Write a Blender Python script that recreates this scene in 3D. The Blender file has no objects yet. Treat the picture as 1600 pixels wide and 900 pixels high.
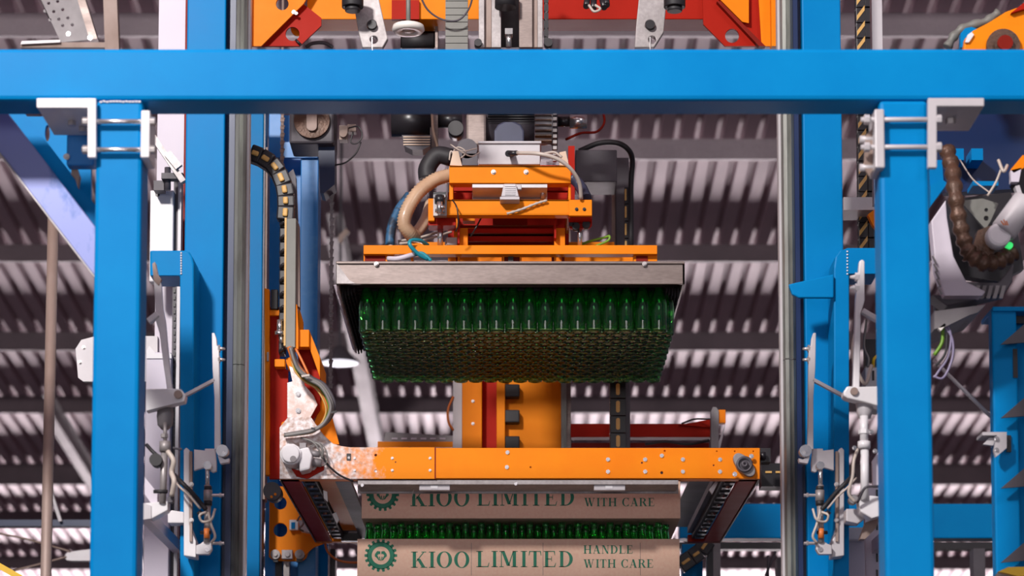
import bpy, bmesh, math, random
from mathutils import Vector, Matrix
from mathutils.geometry import tessellate_polygon
random.seed(7)
PI = math.pi
SC = bpy.context.scene
COL = SC.collection

# ---------------------------------------------------------------- camera
FPX, PCX, PCY, PITCH = 3800.0, 800.0, 1048.0, math.radians(5.0)
EYE = Vector((0.0, 0.0, 1.5))
cam_d = bpy.data.cameras.new('camera'); cam = bpy.data.objects.new('camera', cam_d); COL.objects.link(cam)
cam.location = EYE; cam.rotation_euler = (PI/2 + PITCH, 0, 0)
cam_d.sensor_width = 36.0; cam_d.sensor_fit = 'HORIZONTAL'; cam_d.lens = FPX/1600*36.0
cam_d.shift_x = 0.0; cam_d.shift_y = (PCY-450)/1600.0
cam_d.clip_end = 200; cam_d.dof.use_dof = True; cam_d.dof.focus_distance = 9.4; cam_d.dof.aperture_fstop = 3.0
SC.camera = cam

# ---------------------------------------------------------------- world, lamps, exposure
w = bpy.data.worlds.new('world'); SC.world = w; w.use_nodes = True
bg = w.node_tree.nodes['Background']; bg.inputs[0].default_value = (0.80, 0.72, 0.86, 1); bg.inputs[1].default_value = 0.22
def area(name, loc, target, size, energy, color=(1, 1, 1), size_y=None):
    d = bpy.data.lights.new(name, 'AREA'); d.energy = energy; d.color = color; d.size = size
    if size_y: d.shape = 'RECTANGLE'; d.size_y = size_y
    o = bpy.data.objects.new(name, d); COL.objects.link(o); o.location = loc
    o.rotation_euler = (Vector(target)-Vector(loc)).to_track_quat('-Z', 'Y').to_euler(); return o
area('high_bay_lamp_key', (-3.4, 0.5, 8.0), (0, 9, 3.8), 0.8, 1200, (1, .95, .92))
area('high_bay_lamp_right', (4.5, 3.0, 7.4), (1.0, 9, 3.6), 1.2, 90, (1, .93, .96))
area('front_fill', (-1, -7, 3.0), (0, 8, 3.6), 7.0, 380, (1, .93, .96), 3.5)  # unseen broad fill added behind the camera to brighten the front faces
up_ = area('roof_uplight_rear', (0, 49, .4), (0, 30, 7.6), 26.0, 2200, (1, .87, .91), 2.5); up_.data.spread = math.radians(38)
SC.view_settings.view_transform = 'Standard'; SC.view_settings.look = 'None'
SC.view_settings.exposure = -0.22; SC.view_settings.gamma = 1.0; SC.view_settings.use_curve_mapping = False

# ---------------------------------------------------------------- helpers
CP, SP = math.cos(PITCH), math.sin(PITCH)
def at(u, v, Y):                                   # world point seen at pixel (u,v) at distance Y
    a, b = (u-PCX)/FPX, -(v-PCY)/FPX
    dy, dz = CP-b*SP, SP+b*CP
    t = Y/dy
    return Vector((a*t, Y, EYE.z+dz*t))
def px(n, v, Y):                                   # length of n pixels at that height and distance
    return (at(800+n, v, Y)-at(800, v, Y)).length
def catmull(P, n=6):
    if len(P) < 3: return P
    Q = [P[0]*2-P[1]]+list(P)+[P[-1]*2-P[-2]]; out = []
    for i in range(1, len(Q)-2):
        a, b, c, d = Q[i-1:i+3]
        for k in range(n):
            t = k/n
            out.append(0.5*((2*b)+(c-a)*t+(2*a-5*b+4*c-d)*t*t+(3*b-a-3*c+d)*t**3))
    out.append(P[-1]); return out

class MB:
    def __init__(s): s.v, s.f, s.sm, s.mi, s.cur = [], [], [], [], 0
    def add(s, vs, fs, smooth=False):
        b = len(s.v); s.v += [Vector(p) for p in vs]
        for i, f in enumerate(fs):
            s.f.append([b+k for k in f]); s.mi.append(s.cur)
            s.sm.append(smooth[i] if isinstance(smooth, list) else smooth)
        return s
    def m(s, i): s.cur = i; return s
    def box(s, a, b):
        x0, x1 = sorted((a[0], b[0])); y0, y1 = sorted((a[1], b[1])); z0, z1 = sorted((a[2], b[2]))
        vs = [(x, y, z) for x in (x0, x1) for y in (y0, y1) for z in (z0, z1)]
        return s.add(vs, [(0, 1, 3, 2), (4, 6, 7, 5), (0, 4, 5, 1), (2, 3, 7, 6), (0, 2, 6, 4), (1, 5, 7, 3)])
    def pb(s, u0, v0, u1, v1, Y, d):               # box whose front face covers these pixels
        vm, um = (v0+v1)/2, (u0+u1)/2
        return s.box((at(u0, vm, Y).x, Y, at(um, v1, Y).z), (at(u1, vm, Y).x, Y+d, at(um, v0, Y).z))
    def poly(s, pts, dvec, holes=()):              # world outline extruded along dvec
        loops = [[Vector(p) for p in pts]]+[[Vector(p) for p in h] for h in holes]
        nrm = Vector(dvec).normalized()
        tris = tessellate_polygon(loops); flat = [p for l in loops for p in l]; n = len(flat)
        vs = flat+[p+Vector(dvec) for p in flat]; fs = []
        for t in tris:
            a, b, c = (flat[i] for i in t)
            if (b-a).cross(c-a).dot(nrm) > 0: t = t[::-1]
            fs.append(tuple(t)); fs.append(tuple(i+n for i in t[::-1]))
        o = 0
        for li, l in enumerate(loops):
            k = len(l); ar = sum((l[i].cross(l[(i+1) % k])).dot(nrm) for i in range(k))
            for i in range(k):
                a, b = o+i, o+(i+1) % k
                q = (a, b, b+n, a+n)
                if (ar > 0) == (li > 0): q = q[::-1]
                fs.append(q)
            o += k
        return s.add(vs, fs)
    def prism(s, pts, Y, d, holes=()):             # outline in pixels at distance Y, extruded away by d
        return s.poly([at(u, v, Y) for u, v in pts], (0, d, 0), [[at(u, v, Y) for u, v in h] for h in holes])
    def cyl(s, a, b, r, n=14, r2=None, caps=True):
        a, b = Vector(a), Vector(b); r2 = r if r2 is None else r2
        d = (b-a).normalized(); x = d.orthogonal().normalized(); y = d.cross(x)
        ring = [x*math.cos(2*PI*i/n)+y*math.sin(2*PI*i/n) for i in range(n)]
        vs = [a+q*r for q in ring]+[b+q*r2 for q in ring]
        fs = [(i, (i+1) % n, n+(i+1) % n, n+i) for i in range(n)]; sm = [n > 8]*n
        if caps: fs += [tuple(range(n-1, -1, -1)), tuple(range(n, 2*n))]; sm += [False, False]
        return s.add(vs, fs, sm)
    def pcyl(s, u0, v0, Y0, u1, v1, Y1, rp, n=14, r2=None):
        r = px(rp, (v0+v1)/2, (Y0+Y1)/2)
        return s.cyl(at(u0, v0, Y0), at(u1, v1, Y1), r, n, None if r2 is None else px(r2, v1, Y1))
    def disc(s, u, v, Y, rp, d, n=20):             # short cylinder facing the camera side
        a = at(u, v, Y); return s.cyl(a, a+Vector((0, d, 0)), px(rp, v, Y), n)
    def bolt(s, u, v, Y, rp, n=6):
        a = at(u, v, Y); r = px(rp, v, Y)
        s.cyl(a, a-Vector((0, r*.35, 0)), r*1.25, 14)
        return s.cyl(a-Vector((0, r*.35, 0)), a-Vector((0, r*1.2, 0)), r*.85, n)
    def tube(s, P, r, n=8, k=5, rip=0, ripn=2):
        P = catmull([Vector(p) for p in P], k); N = len(P); prev = None; vs = []
        for i, p in enumerate(P):
            t = (P[min(i+1, N-1)]-P[max(i-1, 0)]).normalized()
            if prev is None: x = t.orthogonal().normalized()
            else: x = (prev-t*prev.dot(t)).normalized()
            prev = x; y = t.cross(x); rr = (r[min(i*len(r)//N, len(r)-1)] if isinstance(r, (list, tuple)) else r)
            if rip: rr *= 1+(rip if (i//max(1, ripn//2)) % 2 == 0 else -rip)
            vs += [p+(x*math.cos(2*PI*j/n)+y*math.sin(2*PI*j/n))*rr for j in range(n)]
        fs = [(i*n+j, i*n+(j+1) % n, (i+1)*n+(j+1) % n, (i+1)*n+j) for i in range(N-1) for j in range(n)]
        sm = [True]*len(fs); fs += [tuple(range(n-1, -1, -1)), tuple(range((N-1)*n, N*n))]; sm += [False]*2
        return s.add(vs, fs, sm)
    def ptube(s, pts, rp, n=8, k=5, rip=0, ripn=2):
        P = [at(*q) for q in pts]; u, v, Y = pts[len(pts)//2]
        return s.tube(P, px(rp, v, Y), n, k, rip, ripn)
    def lathe(s, c, prof, n=16, axis='z'):
        c = Vector(c); vs = []
        for r, h in prof:
            for j in range(n):
                a = 2*PI*j/n
                q = (r*math.cos(a), r*math.sin(a), h) if axis == 'z' else (r*math.cos(a), h, r*math.sin(a)) if axis == 'y' else (h, r*math.cos(a), r*math.sin(a))
                vs.append(c+Vector(q))
        fs = [(i*n+j, i*n+(j+1) % n, (i+1)*n+(j+1) % n, (i+1)*n+j) for i in range(len(prof)-1) for j in range(n)]
        return s.add(vs, fs, True)
    def bar(s, a, b, w, h, up=(0, 0, 1)):          # square bar between two points
        a, b = Vector(a), Vector(b); d = (b-a).normalized(); x = d.cross(Vector(up)).normalized(); y = x.cross(d)
        vs = [p+x*(i*w/2)+y*(j*h/2) for p in (a, b) for i, j in ((-1, -1), (1, -1), (1, 1), (-1, 1))]
        return s.add(vs, [(0, 3, 2, 1), (4, 5, 6, 7), (0, 1, 5, 4), (1, 2, 6, 5), (2, 3, 7, 6), (3, 0, 4, 7)])
    def pbar(s, u0, v0, Y0, u1, v1, Y1, wp, h, up=(0, 1, 0)):
        return s.bar(at(u0, v0, Y0), at(u1, v1, Y1), px(wp, v0, Y0), h, up)
    def pieces(s):                                 # separate solids of this builder (touching ones count as one)
        par = list(range(len(s.v)))
        def f(i):
            while par[i] != i: par[i] = par[par[i]]; i = par[i]
            return i
        for q in s.f:
            r = f(q[0])
            for k in q[1:]: par[f(k)] = r
        isl = {}
        for i, v in enumerate(s.v): isl.setdefault(f(i), []).append(v)
        B = [[[min(p[k] for p in P_)-.0015 for k in range(3)], [max(p[k] for p in P_)+.0015 for k in range(3)], {r}] for r, P_ in isl.items()]
        ch = True
        while ch:
            ch = False; out = []
            for b in B:
                for c in out:
                    if all(b[0][k] <= c[1][k] and c[0][k] <= b[1][k] for k in range(3)):
                        c[0] = [min(x, y) for x, y in zip(b[0], c[0])]; c[1] = [max(x, y) for x, y in zip(b[1], c[1])]; c[2] |= b[2]; ch = True; break
                else: out.append(b)
            B = out
        own = {r: i for i, b in enumerate(B) for r in b[2]}; res = [MB() for _ in B]; idx = [{} for _ in B]
        for q, sm_, mi_ in zip(s.f, s.sm, s.mi):
            k = own[f(q[0])]; m_ = res[k]; o = []
            for i in q:
                if i not in idx[k]: idx[k][i] = len(m_.v); m_.v.append(s.v[i])
                o.append(idx[k][i])
            m_.f.append(o); m_.sm.append(sm_); m_.mi.append(mi_)
        return res
    def build(s, name, mats, parent=None, bev=0, label=None, cat=None, group=None, kind=None):
        if kind is None and parent is not None and name not in ('printed_lettering', 'weld_bead', 'slot', 'clamp_rib', 'cover_rib', 'wheel_tooth', 'roof_sheet', 'purlin', 'rubber_strip', 'label_bar') and len(s.v) < 6000:
            ps = s.pieces()
            if 1 < len(ps) <= 40:
                os_ = [p_._build(name, mats, parent, bev, label, cat, group, kind) for p_ in ps]; return os_[0]
        if name in ('weld_bead', 'clamp_rib', 'cover_rib', 'label_bar', 'slot') and parent is not None: kind = 'stuff'
        return s._build(name, mats, parent, bev, label, cat, group, kind)
    def _build(s, name, mats, parent=None, bev=0, label=None, cat=None, group=None, kind=None):
        off = root_of(parent)
        me = bpy.data.meshes.new(name); me.from_pydata([p-off for p in s.v], [], s.f)
        mats = mats if isinstance(mats, (list, tuple)) else [mats]
        for m_ in mats: me.materials.append(M[m_])
        me.polygons.foreach_set('use_smooth', s.sm); me.polygons.foreach_set('material_index', s.mi); me.update()
        bm = bmesh.new(); bm.from_mesh(me); bmesh.ops.recalc_face_normals(bm, faces=bm.faces); bm.to_mesh(me); bm.free()
        o = bpy.data.objects.new(name, me); COL.objects.link(o)
        if parent: o.parent = parent
        if bev:
            b = o.modifiers.new('bevel', 'BEVEL'); b.width = bev; b.segments = 2; b.limit_method = 'ANGLE'; b.angle_limit = math.radians(50)
        tag(o, label, cat, group, kind); return o
def root_of(p):
    v = Vector((0, 0, 0))
    while p: v += p.location; p = p.parent
    return v
def tag(o, label=None, cat=None, group=None, kind=None):
    if label: o['label'] = label
    if cat: o['category'] = cat
    if group: o['group'] = group
    if kind: o['kind'] = kind
    return o
def empty(name, loc, label, cat, group=None, kind=None):
    o = bpy.data.objects.new(name, None); COL.objects.link(o); o.location = loc; o.empty_display_size = .1
    return tag(o, label, cat, group, kind)
def circ(u, v, r, n=20, a0=0, a1=2*PI):
    return [(u+r*math.cos(a0+(a1-a0)*i/n), v+r*math.sin(a0+(a1-a0)*i/n)) for i in range(n)]
def rrect(u0, v0, u1, v1, r, n=4):
    out = []
    for cx, cy, a in ((u1-r, v0+r, -PI/2), (u1-r, v1-r, 0), (u0+r, v1-r, PI/2), (u0+r, v0+r, PI)):
        out += [(cx+r*math.cos(a+PI/2*i/n), cy+r*math.sin(a+PI/2*i/n)) for i in range(n+1)]
    return out

# ---------------------------------------------------------------- materials
M = {}
def mat(name, col, rough=.5, metal=0, var=.15, scale=3, col2=None, amt=.5, coat=0, bump=0, sharp=None, stretch=(1, 1, 1), grain=0, spec=.5):
    m = bpy.data.materials.new(name); m.use_nodes = True; nt = m.node_tree; N, L = nt.nodes, nt.links
    b = N['Principled BSDF']; b.inputs['Roughness'].default_value = rough; b.inputs['Metallic'].default_value = metal
    b.inputs['Coat Weight'].default_value = coat; b.inputs['Coat Roughness'].default_value = .12; b.inputs['Specular IOR Level'].default_value = spec
    tc = N.new('ShaderNodeTexCoord'); mp = N.new('ShaderNodeMapping'); L.new(tc.outputs['Object'], mp.inputs[0]); mp.inputs['Scale'].default_value = stretch
    n1 = N.new('ShaderNodeTexNoise'); n1.inputs['Scale'].default_value = scale; n1.inputs['Detail'].default_value = 6; n1.inputs['Roughness'].default_value = .62; L.new(mp.outputs[0], n1.inputs[0])
    r1 = N.new('ShaderNodeValToRGB'); L.new(n1.outputs[0], r1.inputs[0])
    c2 = col2 or tuple(c*(1-var*2) for c in col)
    lo, hi = sharp or (.35, .68)
    r1.color_ramp.elements[0].position = lo; r1.color_ramp.elements[1].position = hi
    r1.color_ramp.elements[0].color = (*col, 1); r1.color_ramp.elements[1].color = (*[a*(1-amt)+c*amt for a, c in zip(col, c2)], 1)
    out = r1.outputs[0]
    if grain:
        n2 = N.new('ShaderNodeTexNoise'); n2.inputs['Scale'].default_value = 90; n2.inputs['Detail'].default_value = 3; L.new(mp.outputs[0], n2.inputs[0])
        mx = N.new('ShaderNodeMix'); mx.data_type = 'RGBA'; mx.blend_type = 'OVERLAY'; mx.inputs[0].default_value = grain
        L.new(out, mx.inputs[6]); L.new(n2.outputs[0], mx.inputs[7]); out = mx.outputs[2]
    L.new(out, b.inputs['Base Color'])
    rr = N.new('ShaderNodeMapRange'); L.new(n1.outputs[0], rr.inputs[0]); rr.inputs[3].default_value = max(.03, rough-.08); rr.inputs[4].default_value = min(1, rough+.12); L.new(rr.outputs[0], b.inputs['Roughness'])
    if bump:
        bp = N.new('ShaderNodeBump'); bp.inputs['Strength'].default_value = bump; bp.inputs['Distance'].default_value = .004; n3 = N.new('ShaderNodeTexNoise'); n3.inputs['Scale'].default_value = scale*8; L.new(mp.outputs[0], n3.inputs[0])
        L.new(n3.outputs[0], bp.inputs['Height']); L.new(bp.outputs[0], b.inputs['Normal'])
    M[name] = m; return m
mat('blue_paint', (0.0, .185, .48), .38, 0, .12, 2.2, (.0, .235, .55), .7, spec=.08)
mat('blue_paint_scuffed', (0.0, .20, .58), .38, 0, .1, 7, (.10, .34, .66), .5, sharp=(.52, .7), coat=.2)
mat('navy_paint', (0.0, .016, .08), .35, 0, .1, 3)
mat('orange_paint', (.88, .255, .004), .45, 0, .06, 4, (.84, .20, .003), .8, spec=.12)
mat('red_and_shaded_orange', (.40, .010, .001), .5, 0, .1, 4, spec=.12)  # red parts, and painted shade for recessed orange webs, flanges and beams
mat('dark_red_and_shaded_orange', (.24, .010, .003), .5, 0, .2, 5, spec=.15)  # dark red parts, and deeper painted shade on orange recesses
mat('galvanised', (.38, .35, .35), .45, .4, .18, 9, (.24, .215, .21), .7, grain=.3)
mat('bare_steel', (.25, .205, .19), .42, .75, .25, 4, (.13, .10, .09), .7, stretch=(.5, 1, 2.2), grain=.3)
mat('rail_steel', (.24, .25, .23), .35, .4, .2, 3, (.07, .06, .055), .8, stretch=(4, 4, .7), sharp=(.42, .66))
mat('white_enamel', (.78, .76, .78), .35, 0, .05, 5, (.58, .55, .56), .4, coat=.2)
mat('panel_white', (.64, .58, .66), .5, 0, .05, 2.5, (.62, .58, .66), .5)
mat('light_grey', (.55, .52, .54), .42, .1, .12, 6)
mat('mid_grey', (.26, .24, .25), .5, .2, .2, 6)
mat('grey_green', (.20, .20, .18), .5, .1, .2, 5, stretch=(1, 1, .5))
mat('dark_grey', (.085, .075, .09), .5, .1, .25, 6)
mat('black_rubber', (.012, .011, .014), .55, 0, .2, 6, (.04, .037, .04), .6)
mat('black_plastic', (.02, .018, .022), .32, 0, .2, 6)
mat('link_yellow', (.72, .42, .12), .45, 0, .1, 10)
mat('chrome', (.72, .70, .70), .2, .9, .1, 8)
mat('zinc_bolt', (.60, .56, .55), .35, .7, .2, 30)
mat('brown_grease', (.13, .065, .04), .42, .3, .3, 14, (.03, .02, .015), .8, bump=.5)
mat('brown_steel', (.33, .25, .22), .55, .2, .25, 6, (.20, .13, .10), .8, stretch=(1, 1, .4))
mat('roof_sheet', (.62, .43, .49), .6, .05, .10, 1.2, (.46, .34, .39), .7, stretch=(2, .7, 1), grain=.25)
mat('purlin_paint', (.15, .105, .125), .6, .1, .12, 2, (.09, .07, .08), .6, grain=.25)
mat('purlin_grey', (.34, .28, .31), .6, .1, .12, 2, (.26, .21, .24), .6, grain=.35)
mat('cardboard', (.80, .53, .40), .85, 0, .08, 2.5, (.70, .45, .33), .7, grain=.18, spec=.2)
mat('print_green', (.035, .20, .125), .8, 0, .15, 14, (.10, .26, .17), .6, sharp=(.45, .75), spec=.2)
mat('hose_beige', (.62, .42, .27), .4, 0, .15, 12, (.42, .24, .14), .6, coat=.3)
mat('hose_beige_smooth', (.68, .50, .36), .4, 0, .1, 12)
mat('hose_blue', (.035, .13, .26), .5, 0, .2, 14, (.012, .02, .035), .9, sharp=(.45, .55))
mat('teal_hose', (.01, .30, .40), .3, 0, .1, 10, coat=.4)
mat('cable_grey', (.22, .21, .20), .45, 0, .15, 12)
mat('cable_orange', (.75, .20, .04), .45)
mat('cable_green', (.16, .34, .02), .4)
mat('cable_pale', (.58, .50, .44), .4)
mat('cable_violet', (.28, .24, .38), .4)
mat('nylon_white', (.86, .82, .76), .4, 0, .05, 10)
mat('motor_blue', (.05, .055, .10), .4, .1, .2, 10)
mat('yellow_paint', (.85, .52, .02), .4)
mat('concrete', (.11, .10, .10), .85, 0, .2, 1.5, grain=.3)
mat('lamp_green', (.1, .7, .15), .3)
def worn_plate():                                  # orange enamel worn down to scratched steel towards one end
    m = bpy.data.materials.new('worn_orange'); m.use_nodes = True; nt = m.node_tree; N, L = nt.nodes, nt.links; b = N['Principled BSDF']
    g = N.new('ShaderNodeNewGeometry'); s = N.new('ShaderNodeSeparateXYZ'); L.new(g.outputs['Position'], s.inputs[0])
    mr = N.new('ShaderNodeMapRange'); L.new(s.outputs[0], mr.inputs[0]); mr.inputs[1].default_value = at(625, 725, 8.85).x; mr.inputs[2].default_value = at(520, 725, 8.85).x
    n1 = N.new('ShaderNodeTexNoise'); n1.inputs['Scale'].default_value = 11; n1.inputs['Detail'].default_value = 8; n1.inputs['Roughness'].default_value = .7; L.new(g.outputs['Position'], n1.inputs[0])
    ad = N.new('ShaderNodeMath'); ad.operation = 'MULTIPLY_ADD'; ad.inputs[1].default_value = 2.2; L.new(n1.outputs[0], ad.inputs[0])
    sb = N.new('ShaderNodeMath'); sb.operation = 'SUBTRACT'; L.new(mr.outputs[0], sb.inputs[0]); sb.inputs[1].default_value = 1.15; L.new(sb.outputs[0], ad.inputs[2])
    cr = N.new('ShaderNodeValToRGB'); cr.color_ramp.elements[0].position = .3; cr.color_ramp.elements[1].position = .75; L.new(ad.outputs[0], cr.inputs[0])
    n2 = N.new('ShaderNodeTexNoise'); n2.inputs['Scale'].default_value = 60; n2.inputs['Detail'].default_value = 6; L.new(g.outputs['Position'], n2.inputs[0])
    c2 = N.new('ShaderNodeValToRGB'); L.new(n2.outputs[0], c2.inputs[0]); c2.color_ramp.elements[0].position = .38; c2.color_ramp.elements[0].color = (.42, .31, .27, 1); c2.color_ramp.elements[1].position = .62; c2.color_ramp.elements[1].color = (.68, .64, .65, 1)
    mx = N.new('ShaderNodeMix'); mx.data_type = 'RGBA'; L.new(cr.outputs[0], mx.inputs[0]); mx.inputs[6].default_value = (.88, .26, .006, 1); L.new(c2.outputs[0], mx.inputs[7]); L.new(mx.outputs[2], b.inputs['Base Color'])
    mm = N.new('ShaderNodeMath'); mm.operation = 'MULTIPLY'; mm.inputs[1].default_value = .3; L.new(cr.outputs[0], mm.inputs[0]); L.new(mm.outputs[0], b.inputs['Metallic']); b.inputs['Roughness'].default_value = .42; b.inputs['Specular IOR Level'].default_value = .12
    M['worn_orange'] = m
worn_plate()
def stripe_mat():
    m = bpy.data.materials.new('scratched_steel'); m.use_nodes = True; nt = m.node_tree; N, L = nt.nodes, nt.links; b = N['Principled BSDF']
    g = N.new('ShaderNodeNewGeometry'); n2 = N.new('ShaderNodeTexNoise'); n2.inputs['Scale'].default_value = 24; n2.inputs['Detail'].default_value = 7; n2.inputs['Roughness'].default_value = .7; L.new(g.outputs['Position'], n2.inputs[0])
    c2 = N.new('ShaderNodeValToRGB'); L.new(n2.outputs[0], c2.inputs[0]); c2.color_ramp.elements[0].position = .42; c2.color_ramp.elements[0].color = (.50, .38, .34, 1); c2.color_ramp.elements[1].position = .6; c2.color_ramp.elements[1].color = (.66, .60, .60, 1)
    L.new(c2.outputs[0], b.inputs['Base Color']); b.inputs['Metallic'].default_value = .45; b.inputs['Roughness'].default_value = .45; M['scratched_steel'] = m
stripe_mat()
def glass():
    m = bpy.data.materials.new('green_glass'); m.use_nodes = True; nt = m.node_tree; N, L = nt.nodes, nt.links; b = N['Principled BSDF']
    b.inputs['Base Color'].default_value = (.22, .95, .34, 1); b.inputs['Transmission Weight'].default_value = .985; b.inputs['Roughness'].default_value = .02; b.inputs['IOR'].default_value = 1.5
    M['green_glass'] = m
glass()
g2 = M['green_glass'].copy(); g2.name = 'thick_glass'; g2.node_tree.nodes['Principled BSDF'].inputs['Base Color'].default_value = (.24, .48, .16, 1); g2.node_tree.nodes['Principled BSDF'].inputs['Roughness'].default_value = .05; g2.node_tree.nodes['Principled BSDF'].inputs['Transmission Weight'].default_value = 1; M['thick_glass'] = g2
def emit(name, col, s):
    m = bpy.data.materials.new(name); m.use_nodes = True; b = m.node_tree.nodes['Principled BSDF']; b.inputs['Base Color'].default_value = (*col, 1)
    b.inputs['Emission Color'].default_value = (*col, 1); b.inputs['Emission Strength'].default_value = s; M[name] = m
emit('lamp_glow', (.93, .90, 1), 1.6)
mat('lilac_sheen_steel', (.20, .23, .48), .35, .2, .1, 5, (.06, .12, .34), .9, sharp=(.55, .62), stretch=(1, 1, .6))  # lilac base and dark blue patches imitate reflections on a shiny face
emit('indicator_glow', (.05, .9, .2), .8)
# ================================================================ THE SETTING
MB().box((-12, -8, -.2), (12, 50, 0)).build('floor', 'concrete', kind='structure', label='grey concrete hall floor below the machine')
SL = math.tan(math.radians(6.2))
P0 = at(800, 245, 20.0); ZR0 = P0.z+.17
def zroof(Y): return ZR0-SL*(Y-20)
ceil = empty('ceiling', (0, 0, 0), 'sloping corrugated sheet roof on steel purlins', None, kind='structure')
pitch, hgt = .175, .042
YF, YB = -4.0, 46.0
first = None
for k in range(21):
    x0 = -11.0+k*1.05
    if first is None:
        b = MB(); prof = []
        for r in range(6):
            q = r*pitch; prof += [(q, 0), (q+.10, 0), (q+.12, hgt), (q+.155, hgt)]
        prof.append((6*pitch, 0))
        segs = [YF, 12, 20, 28, 36, YB]; n = len(prof); vs = []
        for Y in segs: vs += [(x, Y, zroof(Y)+h) for x, h in prof]
        fs = [(s*n+i, s*n+i+1, (s+1)*n+i+1, (s+1)*n+i) for s in range(len(segs)-1) for i in range(n-1)]
        b.add(vs, fs); first = b.build('roof_sheet', 'roof_sheet', ceil); first.location = (x0, 0, 0)
        for p_ in first.data.polygons: pass
    else:
        c = first.copy(); COL.objects.link(c); c.location = (x0, 0, random.uniform(-.002, .002)); c.parent = ceil
def plane_hit(v, drop):                            # distance at which the roof plane, lowered by drop, is seen at height v
    lo, hi = 8.0, 80.0
    for _ in range(50):
        m_ = (lo+hi)/2
        if at(800, v, m_).z > zroof(m_)-drop: hi = m_
        else: lo = m_
    return (lo+hi)/2
for v, h in ((-95, .17), (57, .17), (250, .17), (410, .16), (549, .19), (647, .19), (759, .26), (820, .17), (892, .2), (960, .2), (1015, .2)):
    Y = plane_hit(v-3, h); z = zroof(Y)
    b = MB()
    b.box((-11, Y, z-h), (11, Y+.006, z-.004)); b.box((-11, Y+.006, z-h), (11, Y+.075, z-h+.006)); b.box((-11, Y+.006, z-.018), (11, Y+.075, z-.012))
    b.box((-11, Y-.002, z-h-.012), (11, Y+.014, z-h))
    b.build('purlin', 'purlin_grey' if v < 300 else 'purlin_paint', ceil)
# rafters running up the roof slope
def rafter(u, v, w_, name, top_v, drop=.0):
    Y0 = plane_hit(top_v, .36); x = at(u, v, plane_hit(v, .4)).x
    b = MB(); a, c = Vector((x, Y0, zroof(Y0)-.30)), Vector((x, 45, zroof(45)-.30))
    b.bar(a, c, .012, .22); b.bar(a+Vector((0, 0, .11)), c+Vector((0, 0, .11)), w_, .014); b.bar(a-Vector((0, 0, .11)), c-Vector((0, 0, .11)), w_, .014)
    return b.build(name, 'purlin_paint', ceil)
rafter(552, 520, .15, 'rafter', 362)
rafter(20, 560, .12, 'rafter', 640)

# ================================================================ FRONT PORTAL (blue, out of focus)
YP = 7.0
base = at(800, 120, YP)
portal = empty('portal_frame', (0, YP, 0), 'glossy bright blue box-section portal frame nearest the camera, crossbeam on two posts', 'frame')
MB().pb(-260, 75, 1860, 156, YP, .147).build('crossbeam', 'blue_paint', portal, bev=.013)
def post(u0, u1, vref, name='post'):
    x0, x1 = at(u0, vref, YP).x, at(u1, vref, YP).x
    MB().box((x0, YP+.002, 0), (x1, YP+.135, at(800, 156, YP).z)).build(name, 'blue_paint', portal, bev=.012)
post(148, 221, 300); post(1376, 1452, 300)
b = MB()                                           # weld beads
for u in range(156, 220, 5): b.cyl(at(u, 159+random.uniform(-1, 1), YP), at(u+4, 159, YP), .003, 8)
b.build('weld_bead', 'white_enamel', portal)
def clampL():
    c = MB(); Yb = YP-.03
    c.prism([(57, 153), (150, 153), (150, 246), (137, 246), (137, 168), (57, 168)], Yb, .02)
    c.box((at(57.5, 160, Yb).x, Yb+.01, at(0, 167.6, Yb).z), (at(140, 160, Yb).x, Yb+.27, at(0, 158, Yb).z))
    o = c.build('angle_bracket', 'white_enamel', portal, bev=.003)
    d = MB().box((at(220, 200, Yb).x, Yb, at(0, 246, Yb).z), (at(234, 200, Yb).x, Yb+.12, at(0, 172, Yb).z))
    d.build('clamp_plate', 'white_enamel', portal, bev=.004)
    for v in (190, 234):
        r = MB(); r.pcyl(128, v, YP-.018, 240, v, YP-.018, 4); 
        r.build('threaded_rod', 'chrome', portal)
        for u in (134, 239):
            MB().cyl(at(u-5, v, YP-.018), at(u+4, v, YP-.018), px(7, v, YP), 6).build('nut', 'zinc_bolt', portal, bev=.002)
    z = at(0, 168, Yb).z
    e = MB(); 
    for (x, y) in ((at(100, 168, Yb).x, Yb+.13), (at(112, 168, Yb).x, Yb+.19)): e.cyl((x, y, z), (x, y, z-.014), .013, 6)
    e.build('bolt', 'zinc_bolt', portal)
clampL()
def clampR():
    Yb = YP-.03; c = MB()
    c.prism([(1538, 153), (1538, 166), (1464, 166), (1464, 262), (1450, 262), (1450, 153)], Yb, .02)
    c.box((at(1455, 160, Yb).x, Yb+.01, at(0, 165.6, Yb).z), (at(1538, 160, Yb).x, Yb+.24, at(0, 157, Yb).z))
    c.build('angle_bracket', 'light_grey', portal, bev=.003)
    MB().box((at(1367, 200, Yb).x, Yb, at(0, 262, Yb).z), (at(1382, 200, Yb).x, Yb+.12, at(0, 170, Yb).z)).build('clamp_plate', 'light_grey', portal, bev=.004)
    MB().prism([(1352, 212), (1368, 196), (1368, 258), (1358, 275), (1350, 262)], Yb+.05, .012).build('gusset', 'brown_steel', portal)
    for v in (187, 230):
        MB().pcyl(1345, v, YP-.018, 1470, v, YP-.018, 4).build('threaded_rod', 'light_grey', portal)
        for u in (1356, 1468):
            MB().cyl(at(u-6, v, YP-.018), at(u+3, v, YP-.018), px(8, v, YP), 6).build('nut', 'light_grey', portal, bev=.002)
    for v in (218, 262):
        MB().pcyl(1343, v, YP+.03, 1366, v, YP+.03, 6).build('nut', 'light_grey', portal)
    z = at(0, 166, Yb).z; x = at(1497, 168, Yb).x
    MB().cyl((x, Yb+.12, z), (x, Yb+.12, z-.016), .016, 6).build('bolt', 'zinc_bolt', portal)
clampR()

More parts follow.
